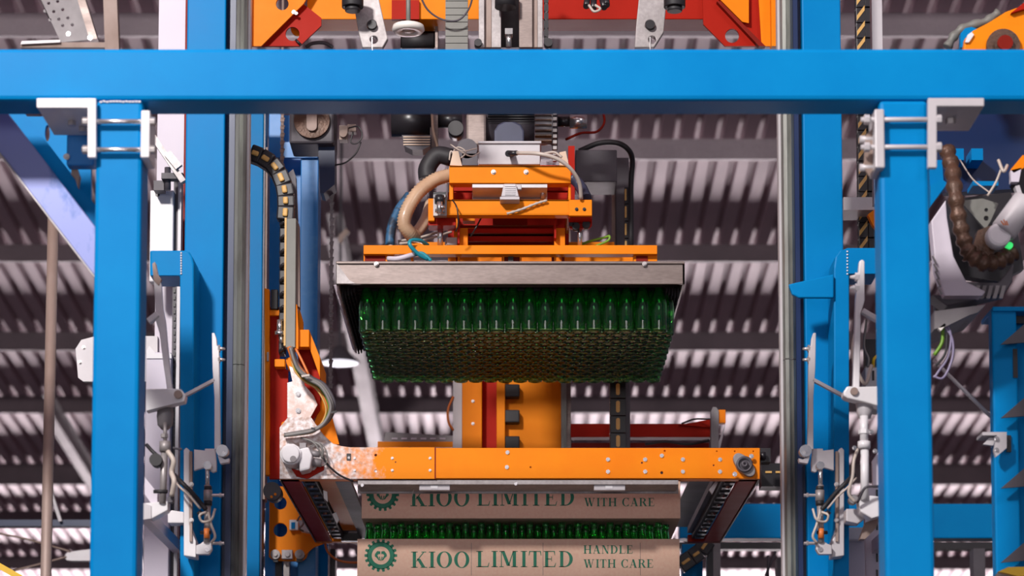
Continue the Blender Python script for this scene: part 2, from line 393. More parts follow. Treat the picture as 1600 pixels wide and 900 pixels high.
# ================================================================ LIFT COLUMNS WITH GUIDE RAILS
def column(side):
    Y = 8.6; L = side < 0
    f = (lambda u: u) if L else (lambda u: 1606-u)
    nm = 'left' if L else 'right'
    root = empty('lift_column', (at(f(320), 400, Y).x, Y, 0), 'tall blue lift column with galvanised guide rail on the %s of the hanging bottle layer' % nm, 'column')
    zt = at(800, -120, Y).z
    def vb(u0, u1, Ya, d, name, m, bev=0, zb=0.0, zt_=None):
        x0, x1 = sorted((at(f(u0), 400, Ya).x, at(f(u1), 400, Ya).x))
        return MB().box((x0, Ya, zb), (x1, Ya+d, zt_ or zt)).build(name, m, root, bev=bev)
    vb(288, 349, Y, .22, 'column_body', 'blue_paint', .005)
    vb(349, 357, Y+.05, .14, 'web', 'navy_paint')
    vb(356, 365, Y+.012, .05, 'web', 'navy_paint')
    vb(383, 388, Y+.04, .05, 'edge_strip', 'white_enamel' if L else 'light_grey')
    for (a, c) in ((-120, 569), (570, 1300)) if L else ((-120, 560), (562, 1300)):
        x = at(f(373), 400, Y).x; z1 = at(800, a, Y).z; z0 = max(0, at(800, c, Y).z)
        r = MB(); w_ = px(9.5, 400, Y)
        r.poly([(x-w_, Y+.03, z0), (x-w_*.75, Y, z0), (x-w_*.2, Y-.006, z0), (x+w_*.25, Y+.004, z0), (x+w_*.55, Y-.004, z0), (x+w_, Y+.008, z0), (x+w_, Y+.06, z0), (x-w_, Y+.06, z0)], (0, 0, z1-z0))
        r.build('guide_rail', 'rail_steel', root)
    return root
colL = column(-1); colR = column(1)
zt = at(800, -120, 8.6).z
# blue corner brackets of the columns (cantilevered frames holding the latches)
bl = MB(); bl.prism([(234, 391), (288, 391), (296, 394), (301, 402), (303, 412), (303, 1400), (281, 1400), (281, 431), (234, 431)], 8.42, .16)
bl.build('corner_bracket', 'blue_paint', colL, bev=.006)
bl = MB(); bl.prism([(1372, 387), (1325, 387), (1312, 392), (1305, 402), (1303, 416), (1303, 1400), (1327, 1400), (1327, 428), (1372, 428)], 8.42, .16)
bl.prism([(1232, 444), (1303, 428), (1303, 465), (1248, 465), (1238, 460)], 8.40, .02)
bl.build('corner_bracket', 'blue_paint', colR, bev=.005)
b = MB()
for v in range(394, 430, 4): b.cyl(at(283, v, 8.418), at(283, v+2.5, 8.418), .003, 6)
b.build('weld_bead', 'white_enamel', colL)
b = MB()
for v in range(392, 430, 5): b.cyl(at(1324, v, 8.418), at(1324, v+2, 8.418), .003, 6)
b.build('weld_bead', 'white_enamel', colR)

# ---------------- left: trunking, brace, pipe
def vbox(name, m, u0, u1, Y, d, v0, v1, parent, bev=0, vr=500):
    x0, x1 = at(u0, vr, Y).x, at(u1, vr, Y).x
    z0 = 0 if v1 is None else at(800, v1, Y).z
    return MB().box((x0, Y, z0), (x1, Y+d, at(800, v0, Y).z)).build(name, m, parent, bev=bev)
tr = empty('cable_trunking', (at(255, 400, 9).x, 9.0, 0), 'tall lilac-white cable trunking between left blue post and left column', 'trunking')
vbox('back_panel', 'panel_white', 242, 284, 9.0, .1, -120, None, tr)
vbox('front_cover', 'panel_white', 229, 268, 8.80, .06, 550, None, tr, .004)
vbox('upper_cover', 'white_enamel', 232, 269, 8.82, .05, 297, 440, tr, .004)
MB().disc(246, 304, 8.819, 3.5, .004).build('screw_hole', 'black_plastic', tr)
vbox('edge_strip', 'dark_red_and_shaded_orange', 284, 288, 9.0, .1, -120, None, tr)
vbox('slotted_strip', 'dark_grey', 269, 276, 8.85, .05, 283, None, tr)
vbox('slotted_strip', 'light_grey', 276, 281, 8.84, .05, 283, None, tr)
b = MB()
for v in range(440, 900, 11): b.pb(271, v, 274, v+6, 8.845, .004)
b.build('slot', 'black_plastic', tr, kind='stuff')
MB().prism([(229, 548), (233, 540), (243, 552), (268, 553), (268, 560), (229, 560)], 8.795, .004).build('torn_edge', 'white_enamel', tr)
b = MB().pbar(238, 212, 8.7, 287, 285, 8.7, 9, .03); b.pbar(262, 240, 8.68, 280, 262, 8.68, 12, .02)
b.build('stay', 'galvanised', tr)
b = MB(); b.pcyl(262, 262, 8.75, 262, 297, 8.75, 5); b.pb(252, 270, 286, 279, 8.72, .04); b.pb(240, 282, 256, 297, 8.75, .05)
b.build('cable_gland', 'dark_grey', tr)
tr2 = empty('cable_trunking', (at(1340, 760, 8.95).x, 8.95, 0), 'white trunking box with slotted strip low behind the right latches', 'trunking')
vbox('box_cover', 'panel_white', 1299, 1352, 8.86, .08, 842, None, tr2, .004, 870)
vbox('lid', 'white_enamel', 1299, 1352, 8.80, .12, 824, 843, tr2, .003, 830)
vbox('slotted_strip', 'panel_white', 1352, 1374, 8.95, .04, 760, None, tr2, 0, 830)
b = MB()
for v in range(765, 900, 25): b.pb(1369, v, 1372, v+13, 8.945, .004)
b.build('slot', 'black_plastic', tr2)

br = MB(); br.bar(at(-60, 122, 7.30), at(180, 434, 7.30), .094, .05, (0, 1, 0))
brc = br.build('diagonal_brace', 'lilac_sheen_steel', bev=.003, label='lilac-grey steel diagonal brace with painted-in sheen at upper left, running down behind the left blue post', cat='brace')
MB().bar(at(-60, 70, 7.42), at(200, 408, 7.42), .05, .05, (0, 1, 0)).build('flange', 'blue_paint', brc)
MB().bar(at(-60, 162, 7.29), at(180, 475, 7.29), .004, .06, (0, 1, 0)).build('edge_strip', 'galvanised', brc)
bb = empty('corner_plate', at(100, 260, 7.25), 'blue corner plate and block under the left end of the crossbeam', 'bracket')
MB().pb(104, 205, 147, 258, 7.25, .05).build('block', 'blue_paint_scuffed', bb, bev=.004)
MB().prism([(30, 182), (142, 182), (142, 330), (56, 262)], 7.52, .02, [[(74+4*math.cos(a*.5), 208+13*math.sin(a*.5)) for a in range(12)]]).build('plate', 'blue_paint', bb)
MB().bolt(104, 245, 7.24, 4).build('bolt', 'zinc_bolt', bb)
MB().prism([(112, 258), (120, 262), (124, 275), (121, 292), (118, 280), (111, 272)], 7.3, .03).build('latch_tongue', 'brown_steel', bb)
b = MB().cyl(at(84, 300, 8.4), Vector((at(66, 1000, 8.4).x, 8.4, 0)), px(8.6, 600, 8.4), 18)
b.build('steel_pipe', 'brown_steel', label='weathered brown steel pipe standing upright at far left', cat='pipe')
hp = MB().prism([(118, 545), (127, 531), (150, 525), (246, 525), (246, 596), (150, 596), (130, 596), (122, 590)], 8.98, .03)
hpo = hp.build('mounting_plate', 'light_grey', label='beige angular mounting plate jutting from behind the left blue post', cat='plate')
b = MB(); [b.bolt(u, v, 8.98, 2.5) for u, v in ((131, 543), (125, 566))]; b.build('bolt', 'zinc_bolt', hpo)

# top-left braces above the beam
tb = MB(); Y = 11.0
o = tb.prism([(50, -30), (112, -30), (140, 62), (95, 66)], Y, .01, [circ(u, v, 2.6, 8) for u, v in ((76, 5), (84, 18), (92, 30), (98, 40), (90, 2), (98, 15), (106, 28), (113, 39), (70, 17), (78, 31))])
tbo = tb.build('perforated_channel', 'mid_grey', label='galvanised perforated channel slanting above the beam at top left', cat='channel')
MB().prism([(112, -30), (124, -30), (152, 60), (140, 62)], Y-.05, .08).build('flange', 'bare_steel', tbo)
b = MB(); b.bolt(107, 53, Y-.002, 2.8); b.bolt(141, 59, Y-.052, 3); b.build('bolt', 'chrome', tbo)
b = MB().pb(32, 66, 166, 74, 10.9, .06); tlo = b.build('steel_angle', 'brown_steel', label='brown steel angle lying level just above the beam at top left', cat='angle')
MB().prism([(32, 69), (34, 64), (94, 62), (94, 66)], 10.88, .01).build('flange', 'white_enamel', tlo)
b = MB().prism([(160, -40), (181, -40), (186, 80), (164, 80)], 10.85, .05)
b.build('steel_strut', 'brown_steel', label='reddish brown square steel strut above the beam at top left', cat='strut')
# ================================================================ LATCHES (pneumatic)
def mirror(side): return (lambda u: u) if side < 0 else (lambda u: 1606-u)
def inner_latch(side):
    f = mirror(side); nm = 'left' if side < 0 else 'right'; du = 0
    Y = 8.30
    root = empty('pneumatic_latch', at(f(325), 880, Y), 'pneumatic latch with long upright push bar on the face of the %s lift column' % nm, 'latch')
    m = 'white_enamel' if side < 0 else 'light_grey'
    A = (lambda pts: [(f(u), v) for u, v in pts])
    vt = 520
    MB().prism(A([(331, vt), (335, vt), (338, vt+9), (339, vt+20), (342, vt+21), (344, 702), (335, 702), (335, 620), (332, 575)]), Y, .025).build('push_bar', m, root, bev=.002)
    for v in (545, 562):
        c = MB(); c.pcyl(f(341), v, Y+.01, f(352), v, Y+.01, 4, r2=1.5, n=10); c.pcyl(f(341), v, Y+.01, f(344), v, Y+.01, 6, n=6); c.build('point_screw', 'zinc_bolt', root)
    MB().pbar(f(335), 594, Y+.01, f(290), 618, Y+.01, 5, .02).build('link_rod', 'light_grey', root)
    MB().prism(A([(303, 702), (320, 704), (320, 701), (336, 701), (338, 722), (338, 736), (332, 738), (320, 730), (303, 735)]), Y+.03, .02).build('lever_plate', m, root, bev=.002)
    c = MB(); c.disc(f(347), 704, Y-.01, 9.5, .04); c.disc(f(347), 704, Y-.014, 5, .01); c.disc(f(347), 704, Y-.02, 2.2, .01); c.build('roller', 'chrome', root)
    MB().prism(A([(340, 712), (352, 718), (358, 716), (357, 722), (344, 724)]), Y, .03).build('roller_yoke', m, root)
    c = MB(); c.pcyl(f(324), 728, Y, f(324), 760, Y, 3.2); c.disc(f(324), 727, Y-.02, 6.5, .04); c.build('clevis', 'chrome', root)
    c = MB(); c.pcyl(f(324), 758, Y, f(324), 768, Y, 5); c.pcyl(f(325), 766, Y, f(325), 783, Y, 7); c.pcyl(f(325), 780, Y, f(323), 848, Y, 5); c.build('cylinder', 'galvanised', root, bev=0)
    c = MB(); c.pcyl(f(325), 760, Y, f(325), 766, Y, 6); c.pcyl(f(325), 782, Y, f(325), 790, Y, 6.5); c.build('seal', 'black_rubber', root)
    MB().pcyl(f(323), 826, Y-.012, f(323), 841, Y-.012, 4.5).build('warning_sleeve', 'cable_orange', root)
    for v in (774, 849):
        c = MB(); c.pcyl(f(330), v, Y, f(350), v, Y, 2.6, n=8); c.pcyl(f(343), v, Y, f(346), v, Y, 4, n=6); c.build('air_fitting', 'zinc_bolt', root)
    c = MB(); c.ptube([(f(322), 800, Y-.03), (f(312), 805, Y-.04), (f(316), 815, Y-.03), (f(330), 812, Y-.04), (f(336), 795, Y-.03)], 2, 6); c.ptube([(f(325), 800, Y-.03), (f(330), 820, Y-.03), (f(336), 838, Y-.03), (f(330), 848, Y-.02)], 2.2, 6); c.build('air_hose', 'cable_pale', root)
    c = MB(); c.pcyl(f(310), 805, Y-.01, f(316), 800, Y-.01, 4.5); c.pcyl(f(313), 832, Y-.01, f(330), 832, Y-.01, 3); c.build('flow_valve', 'black_plastic', root)
    MB().prism(A([(312, 850), (318, 846), (330, 846), (331, 858), (326, 866), (306, 866), (306, 852)]), Y+.0, .03).build('end_block', m, root, bev=.003)
    MB().disc(f(324), 858, Y-.004, 4, .01).build('pivot_pin', 'chrome', root)
    MB().prism(A([(287, 703), (291, 699), (296, 703), (296, 820), (306, 846), (306, 871), (287, 868)]), Y+.03, .08).build('mounting_bracket', m, root, bev=.003)
    MB().prism(A([(296, 705), (300, 705), (300, 846), (296, 846)]), Y+.02, .02).build('back_strip', 'brown_steel', root)
    c = MB(); [c.bolt(f(299), v, Y+.02, 3) for v in (757, 813)]; c.build('bolt', 'zinc_bolt', root)
    MB().prism(A([(262, 802), (268, 797), (287, 800), (287, 817), (262, 817)]), Y+.06, .08).build('spacer_block', m, root, bev=.003)
    c = MB(); c.ptube([(f(272), 742, Y), (f(285), 755, Y-.05), (f(300), 770, Y-.04), (f(315), 788, Y-.02), (f(322), 796, Y-.02)], 3.6, 8); c.build('supply_hose', 'black_rubber', root)
    MB().ptube([(f(268), 747, Y-.01), (f(282), 762, Y-.06), (f(297), 776, Y-.05), (f(313), 795, Y-.03)], 1.8, 6).build('supply_hose', 'cable_pale', root)
    return root
inner_latch(-1); inner_latch(1)
def outer_latch_left():
    Y = 7.9; R = empty('pneumatic_latch', at(250, 800, Y), 'large white pneumatic latch just right of the left blue post', 'latch')
    MB().prism([(239, 412), (243, 410), (247, 430), (252, 445), (254, 480), (258, 500), (262, 545), (268, 600), (270, 612), (262, 616), (256, 575), (249, 520), (243, 500), (242, 470), (240, 440)], Y, .03).build('push_arm', 'white_enamel', R, bev=.003)
    MB().prism([(238, 412), (242, 409), (246, 428), (252, 436), (248, 446), (240, 438)], Y-.004, .02).build('arm_tip', 'brown_steel', R)
    MB().pbar(232, 503, Y, 247, 491, Y, 9, .03).build('link_rod', 'white_enamel', R, bev=.003)
    MB().prism([(228, 608), (268, 607), (283, 608), (290, 617), (288, 627), (228, 642)], Y-.02, .05).build('lever_plate', 'white_enamel', R, bev=.004)
    c = MB(); c.disc(278, 616, Y-.03, 6.5, .05); c.build('pivot_pin', 'brown_steel', R)
    c = MB(); c.lathe(at(258, 655, Y+.03), [(0, -.035), (.012, -.035), (.025, -.02), (.028, .01), (.026, .035), (0, .035)], 14); c.build('ball_joint', 'mid_grey', R)
    c = MB(); c.pcyl(258, 660, Y, 258, 690, Y, 3); c.pcyl(258, 690, Y, 258, 706, Y, 9); c.pcyl(257, 704, Y, 254, 787, Y, 5.5); c.pcyl(257, 678, Y, 257, 684, Y, 6, n=6); c.build('cylinder', 'galvanised', R)
    c = MB(); c.pcyl(240, 768, Y-.01, 262, 768, Y-.01, 3); c.disc(243, 718, Y-.03, 10, .05); c.build('rubber_stop', 'black_rubber', R)
    MB().ptube([(229, 695, Y), (238, 705, Y-.02), (246, 712, Y-.02)], 3, 8).build('air_hose', 'black_rubber', R)
    c = MB(); c.ptube([(262, 705, Y-.02), (271, 720, Y-.03), (268, 738, Y-.02), (272, 752, Y-.04), (268, 775, Y-.02)], 4, 8); c.build('air_hose', 'cable_pale', R)
    c = MB(); c.disc(266, 780, Y-.01, 5, .03); c.pcyl(270, 700, Y, 284, 702, Y, 1.8, n=8); c.build('flow_valve', 'dark_grey', R)
    MB().prism([(226, 745), (246, 770), (246, 787), (240, 792), (226, 772)], Y+.02, .06).build('gusset', 'panel_white', R)
    MB().prism([(226, 786), (262, 783), (262, 797), (236, 811), (226, 808)], Y+.0, .06).build('base_bracket', 'white_enamel', R, bev=.003)
    MB().pb(211, 788, 227, 806, Y+.05, 1.05).build('mounting_arm', 'panel_white', R)
    MB().prism([(222, 785), (236, 790), (236, 810), (222, 812)], Y-.005, .01).build('side_plate', 'light_grey', R)
outer_latch_left()
def outer_latch_right():
    Y = 7.9; R = empty('pneumatic_latch', at(1350, 800, Y), 'large white pneumatic latch just left of the right blue post', 'latch')
    MB().prism([(1343, 408), (1347, 405), (1351, 408), (1351, 470), (1345, 490), (1343, 610), (1333, 610), (1337, 470), (1341, 430)], Y, .03).build('push_arm', 'white_enamel', R, bev=.003)
    for v in (433, 450):
        c = MB(); c.pcyl(1340, v, Y+.01, 1328, v, Y+.01, 5, r2=2, n=10); c.pcyl(1342, v, Y+.01, 1336, v, Y+.01, 7, n=6); c.build('point_screw', 'white_enamel', R)
    MB().pbar(1347, 486, Y, 1376, 503, Y, 8, .03).build('link_rod', 'light_grey', R, bev=.003)
    MB().prism([(1318, 612), (1324, 603), (1345, 604), (1378, 603), (1378, 636), (1350, 628), (1324, 622), (1318, 618)], Y-.02, .06).build('lever_plate', 'white_enamel', R, bev=.005)
    MB().disc(1335, 611, Y-.03, 6, .05).build('pivot_pin', 'brown_steel', R)
    c = MB(); c.lathe(at(1351, 640, Y+.03), [(0, -.03), (.02, -.03), (.026, -.01), (.03, .02), (.022, .04), (0, .04)], 14); c.build('ball_joint', 'light_grey', R)
    c = MB(); c.pcyl(1350, 650, Y, 1350, 690, Y, 6.5); c.pcyl(1350, 690, Y, 1350, 701, Y, 10); c.pcyl(1351, 700, Y, 1351, 782, Y, 6.5); c.pcyl(1350, 672, Y, 1350, 678, Y, 9, n=6); c.build('cylinder', 'white_enamel', R)
    c = MB(); [c.bolt(u, v, Y-.03, 3) for u, v in ((1361, 675), (1367, 705), (1335, 700))]; c.build('bolt', 'chrome', R)
    MB().prism([(1342, 782), (1360, 774), (1376, 776), (1376, 806), (1362, 810), (1345, 800)], Y, .07).build('base_bracket', 'white_enamel', R, bev=.004)
    MB().prism([(1322, 795), (1352, 795), (1352, 810), (1340, 818), (1322, 814)], Y+.08, .06).build('spacer_block', 'light_grey', R, bev=.003)
    MB().prism([(1344, 842), (1353, 816), (1376, 808), (1368, 826), (1352, 842)], Y+.12, .05).build('gusset', 'brown_steel', R)
    MB().pb(1372, 780, 1445, 802, Y+.03, .04).pb(1430, 780, 1442, 802, Y+.07, .98).build('mounting_arm', 'panel_white', R)
    MB().disc(1334, 780, Y, 7, .04).build('flow_valve', 'mid_grey', R)
    c = MB(); c.ptube([(1340, 785, Y-.02), (1352, 762, Y-.05), (1372, 760, Y-.04)], 2.2, 6); c.build('air_hose', 'dark_grey', R)
    c = MB(); c.ptube([(1340, 702, Y), (1334, 720, Y-.02), (1332, 745, Y-.02), (1326, 770, Y-.01), (1336, 785, Y)], 2.5, 6); c.ptube([(1342, 500, Y+.1), (1333, 540, Y+.1), (1336, 570, Y+.1), (1352, 600, Y+.1), (1362, 570, Y+.1)], 3, 6); c.build('air_hose', 'cable_pale', R)
    MB().prism([(1363, 720), (1376, 700), (1376, 760), (1364, 762)], Y+.05, .02).build('side_plate', 'panel_white', R)
outer_latch_right()
# valve box between right latch and post
vb_ = empty('valve_box', at(1365, 600, 8.7), 'small grey valve box with coloured leads behind the right blue post', 'box')
MB().pb(1352, 574, 1376, 640, 8.7, .1).build('housing', 'light_grey', vb_, bev=.004)
MB().pb(1363, 579, 1366, 594, 8.695, .006).build('slot', 'black_plastic', vb_)
MB().pb(1352, 530, 1376, 572, 8.8, .05).build('terminal', 'black_plastic', vb_)
MB().ptube([(1364, 574, 8.72), (1365, 562, 8.7), (1370, 556, 8.72)], 2.5, 6).build('lead', 'yellow_paint', vb_)
MB().ptube([(1354, 500, 8.8), (1350, 540, 8.75), (1357, 560, 8.72), (1356, 574, 8.72)], 2, 6).build('lead', 'cable_grey', vb_)
# striped cable chain standing behind right column
cc = empty('cable_chain', at(1345, 400, 9.4), 'black cable chain with slanting tan bars between right column and right blue post', 'cable chain')
lm, lb = MB(), MB()
lnk = None; Y = 9.4
for i, v in enumerate(range(-60, 385, 24)):
    if lnk is None:
        a = MB(); a.pb(1337, v, 1363, v+23, Y, .05); a.prism([(1352, v+2), (1362, v+2), (1362, v+22), (1352, v+22)], Y-.006, .006); lnk = a.build('chain_link', 'black_plastic', cc, bev=.002); z0 = at(1350, v, Y).z
        c_ = MB(); c_.prism([(1338, v+20), (1338, v+12), (1350, v-4), (1350, v+4)], Y-.004, .004); c_.prism([(1357, v+4), (1361, v+4), (1361, v+18), (1357, v+18)], Y-.010, .004); ch = c_.build('crossbar', 'link_yellow', lnk)
        ch.location = (0, 0, 0); ch.data.transform(Matrix.Translation(-Vector((0, 0, 0))))
    else:
        k = lnk.copy(); COL.objects.link(k); q = ch.copy(); COL.objects.link(q); q.parent = k; dz = at(1350, v, Y).z-z0; k.location = lnk.location+Vector((0, 0, dz))
b = MB().box((at(1362, 0, 8.9).x, 8.9, at(0, 73, 8.9).z-.6), (at(1378, 0, 8.9).x, 8.95, at(0, -100, 8.9).z))
b.build('steel_upright', 'light_grey', label='pale grey square upright above the beam at top right', cat='upright')
sh = MB().pb(1318, 308, 1372, 328, 9.3, .15); sho = sh.build('cover_plate', 'light_grey', label='pale grey cover plate right of the right column, above its blue bracket', cat='plate')
MB().prism([(1356, 335), (1368, 326), (1372, 326), (1372, 360), (1364, 352)], 9.28, .03).build('guard_corner', 'orange_paint', sho)
# ================================================================ GRIPPER HEAD
G = empty('gripper_head', at(800, 447, 9.1), 'orange gripper head with wide steel plate holding the hanging bottle layer', 'gripper')
YG = 9.05
zpt, zpb = at(800, 409, YG).z, at(800, 444, YG).z
gx0, gx1 = at(525, 427, YG).x, at(1070, 427, YG).x
DEPTH = 1.14
b = MB(); b.box((gx0, YG, zpb), (gx1, YG+.012, zpt)); b.box((gx0, YG, zpb), (gx0+.01, YG+DEPTH, zpt)); b.box((gx1-.01, YG, zpb), (gx1, YG+DEPTH, zpt)); b.box((gx0, YG+DEPTH-.01, zpb), (gx1, YG+DEPTH, zpt))
b.box((gx0+.01, YG+.012, zpt-.004), (gx1-.01, YG+DEPTH-.01, zpt)); b.build('tray', 'bare_steel', G, bev=.003)
MB().pb(525, 408, 1070, 412, YG-.008, .02).build('top_lip', 'bare_steel', G, bev=.002)
b = MB()
for k in range(46):
    y = YG+.03+k*.024; b.cyl((gx0-.002, y, zpb+.004), (gx0+.004+random.uniform(-.004, .004), y+.01, zpb-.018-random.random()*.008), .010, 6, r2=.003)
b.build('brush_fringe', 'panel_white', G, kind='stuff')
MB().prism([(526, 411), (546, 438), (556, 443), (526, 443)], YG-.004, .004).build('corner_seam', 'galvanised', G)
b = MB(); [b.bolt(u, 412.5, YG-.008, 3) for u in (588, 1007)]; b.build('bolt', 'zinc_bolt', G)
# rubber gripping strips that hold the necks
NR, NX, P = 18, 19, 1.218/19.5
RY = P*math.sqrt(3)/2
zb = at(800, 517, 9.17).z; YB0 = 9.17+P/2
s0 = None
for r in range(NR+1):
    y = YB0+(r-.5)*RY
    if s0 is None:
        b = MB(); zz = zpb+.028; b.cyl((gx0+.014, y, zz), (gx1-.014, y, zz), .0105, 10)
        for sx, sg in ((gx0, 1), (gx1, -1)):       # ragged rubber fringe at both ends
            for k in range(5):
                x = sx+sg*(.014+k*.011); b.cyl((x, y+(k % 2)*.012, zpb+.03), (x+sg*.004, y+(k % 2)*.012-.006, zpb-.028+.006*k), .008, 7, r2=.003)
        s0 = b.build('rubber_strip', 'black_rubber', G)
    else:
        c = s0.copy(); COL.objects.link(c); c.location = s0.location+Vector((0, r*RY, 0))
# orange superstructure
MB().pb(568, 383, 1027, 397, 9.30, .05).pb(568, 397, 606, 411, 9.33, .05).pb(990, 397, 1027, 411, 9.33, .05).pb(700, 397, 1000, 411, 9.45, .02).build('lower_crossbar', 'orange_paint', G, bev=.002)
MB().pb(640, 378, 960, 396, 9.95, .06).build('rear_crossbar', 'orange_paint', G, bev=.002)
b = MB(); b.pb(570, 398, 602, 410, 9.326, .004); b.pb(994, 398, 1012, 410, 9.326, .004); b.build('inner_face', 'dark_red_and_shaded_orange', G)
b = MB(); [b.pb(u, 396, u+w_, 411, 9.36, .04) for u, w_ in ((712, 4), (784, 28), (862, 5), (878, 4))]; b.build('web', 'dark_red_and_shaded_orange', G)
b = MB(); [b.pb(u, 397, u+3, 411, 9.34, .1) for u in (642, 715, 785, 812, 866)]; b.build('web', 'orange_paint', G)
MB().pb(794, 399, 802, 409, 9.335, .02).build('hook', 'black_plastic', G)
for u0, u1 in ((716, 731), (866, 883)):
    b = MB(); b.pb(u0, 356, u1, 384, 9.34, .06); b.pb(u0-7, 338, u0+2, 384, 9.40, .02) if u0 < 800 else None; b.build('standoff', 'orange_paint', G, bev=.002)
# mid bar (channel opening down) and end blocks
b = MB(); b.pb(698, 312, 893, 335, 9.22, .012); b.pb(698, 312, 893, 315, 9.22, .08); b.pb(698, 333, 893, 336, 9.22, .05); b.pb(889, 312, 925, 337, 9.21, .10); b.pb(669, 310, 679, 345, 9.24, .10)
b.build('middle_crossbar', 'orange_paint', G, bev=.002)
b = MB(); b.pb(889, 337, 925, 341, 9.23, .12); b.pb(669, 338, 712, 352, 9.26, .08); b.pb(700, 336, 712, 384, 9.50, .01); b.pb(870, 340, 882, 360, 9.5, .01); b.pb(712, 336, 868, 352, 9.7, .02); b.pb(716, 352, 866, 360, 9.85, .02); b.pb(712, 366, 868, 380, 9.9, .02); b.pb(715, 336, 718, 380, 9.3, .6); b.pb(866, 336, 869, 372, 9.3, .6)
b.prism([(925, 337), (925, 352), (920, 357), (890, 357), (890, 337)], 9.30, .02)
b.pb(716, 357, 866, 364, 9.42, .02).pb(716, 369, 866, 377, 9.42, .02).pb(700, 300, 893, 352, 9.75, .02).pb(705, 352, 889, 384, 9.9, .02); b.build('inner_frame', 'red_and_shaded_orange', G)  # bars and back sheets carry the shaded orange tone of the recess
MB().pb(770, 338, 824, 352, 9.45, .02).build('name_plate', 'dark_red_and_shaded_orange', G)
b = MB(); [b.bolt(u, 327, 9.209, 2.2) for u in (901, 913)]; b.build('bolt', 'black_plastic', G)
b = MB(); b.pb(723, 341, 742, 345, 9.5, .05); b.prism([(723, 356), (744, 356), (744, 360), (723, 360)], 9.5, .05); b.build('cross_rib', 'orange_paint', G)
# upper bar
b = MB(); b.pb(702, 259, 892, 284, 9.22, .012); b.pb(702, 259, 892, 262, 9.22, .08); b.pb(702, 282, 892, 286, 9.215, .06); b.pb(702, 286, 708, 312, 9.24, .5); b.pb(888, 286, 892, 312, 9.24, .5)
b.build('upper_crossbar', 'orange_paint', G, bev=.002)
b = MB(); b.pb(704, 258, 891, 318, 9.7, .02); b.pb(708, 286, 888, 298, 9.55, .02); b.pb(708, 301, 888, 312, 9.45, .02); b.pb(708, 298, 888, 301, 9.6, .02); b.pb(888, 228, 898, 312, 9.5, .05); b.build('inner_frame', 'red_and_shaded_orange', G)
MB().prism([(703, 258), (708, 236), (716, 236), (722, 259)], 9.24, .02).prism([(874, 258), (874, 238), (884, 236), (889, 259)], 9.24, .02).build('lug', 'hose_beige_smooth', G)
b = MB(); [b.bolt(u, 269, 9.22, 3.2) for u in (771, 822)]; b.build('bolt', 'zinc_bolt', G)
b = MB(); b.pb(738, 288, 855, 293, 9.22, .14); b.pb(738, 293, 855, 311, 9.36, .01); b.build('sensor_shelf', 'white_enamel', G)
b = MB(); b.pb(739, 293, 786, 310, 9.355, .004); b.pb(812, 293, 852, 310, 9.355, .004); b.build('recess', 'mid_grey', G)
b = MB(); b.bolt(745, 297, 9.34, 4); b.pcyl(848, 292, 9.3, 848, 311, 9.3, 4); b.build('bolt', 'zinc_bolt', G)
b = MB(); b.prism([(787, 287), (806, 287), (811, 307), (783, 307)], 9.16, .05); b.pb(781, 307, 812, 312, 9.16, .06); b.pb(806, 288, 815, 296, 9.18, .02); b.build('clamp_block', 'light_grey', G, bev=.003)
b = MB()
for k in range(5): b.pb(789, 290+k*3.2, 805, 291.2+k*3.2, 9.156, .006)
b.build('clamp_rib', 'white_enamel', G)
# control box on top
b = MB(); b.pb(748, 223, 844, 257, 9.25, .22); b.pb(747, 220, 846, 224, 9.24, .24); b.build('terminal_box', 'light_grey', G, bev=.003)
b = MB(); b.pcyl(800, 240, 9.25, 794, 240, 9.17, 5); b.pcyl(794, 240, 9.18, 808, 239, 9.16, 4, n=10); b.build('cable_gland', 'black_plastic', G)
# left spring unit, rods
b = MB(); b.pb(677, 306, 698, 337, 9.20, .03); b.build('valve_plate', 'galvanised', G)
b = MB(); b.pb(677, 300, 697, 306, 9.17, .05); b.pcyl(687, 306, 9.17, 687, 318, 9.17, 8); b.build('valve_cap', 'black_plastic', G)
b = MB(); b.pcyl(687, 316, 9.16, 687, 333, 9.16, 5); b.pcyl(680, 329, 9.17, 695, 331, 9.17, 3); b.pb(677, 304, 696, 308, 9.165, .02); b.pcyl(691, 322, 9.14, 691, 326, 9.14, 4); b.build('spring_valve', 'chrome', G)
b = MB(); b.pcyl(688, 346, 9.32, 688, 384, 9.32, 4.5); b.pcyl(906, 348, 9.32, 906, 384, 9.32, 3.5); b.pcyl(700, 372, 9.4, 700, 383, 9.4, 5)
b.build('guide_rod', 'chrome', G)
b = MB(); b.disc(916, 350, 9.28, 6, .04); b.disc(900, 353, 9.29, 6, .03); b.disc(688, 349, 9.30, 6, .02); b.disc(893, 349, 9.29, 4, .03); b.build('bushing', 'black_rubber', G)
b = MB().pb(698, 371, 714, 382, 9.36, .03); b.build('junction', 'light_grey', G)
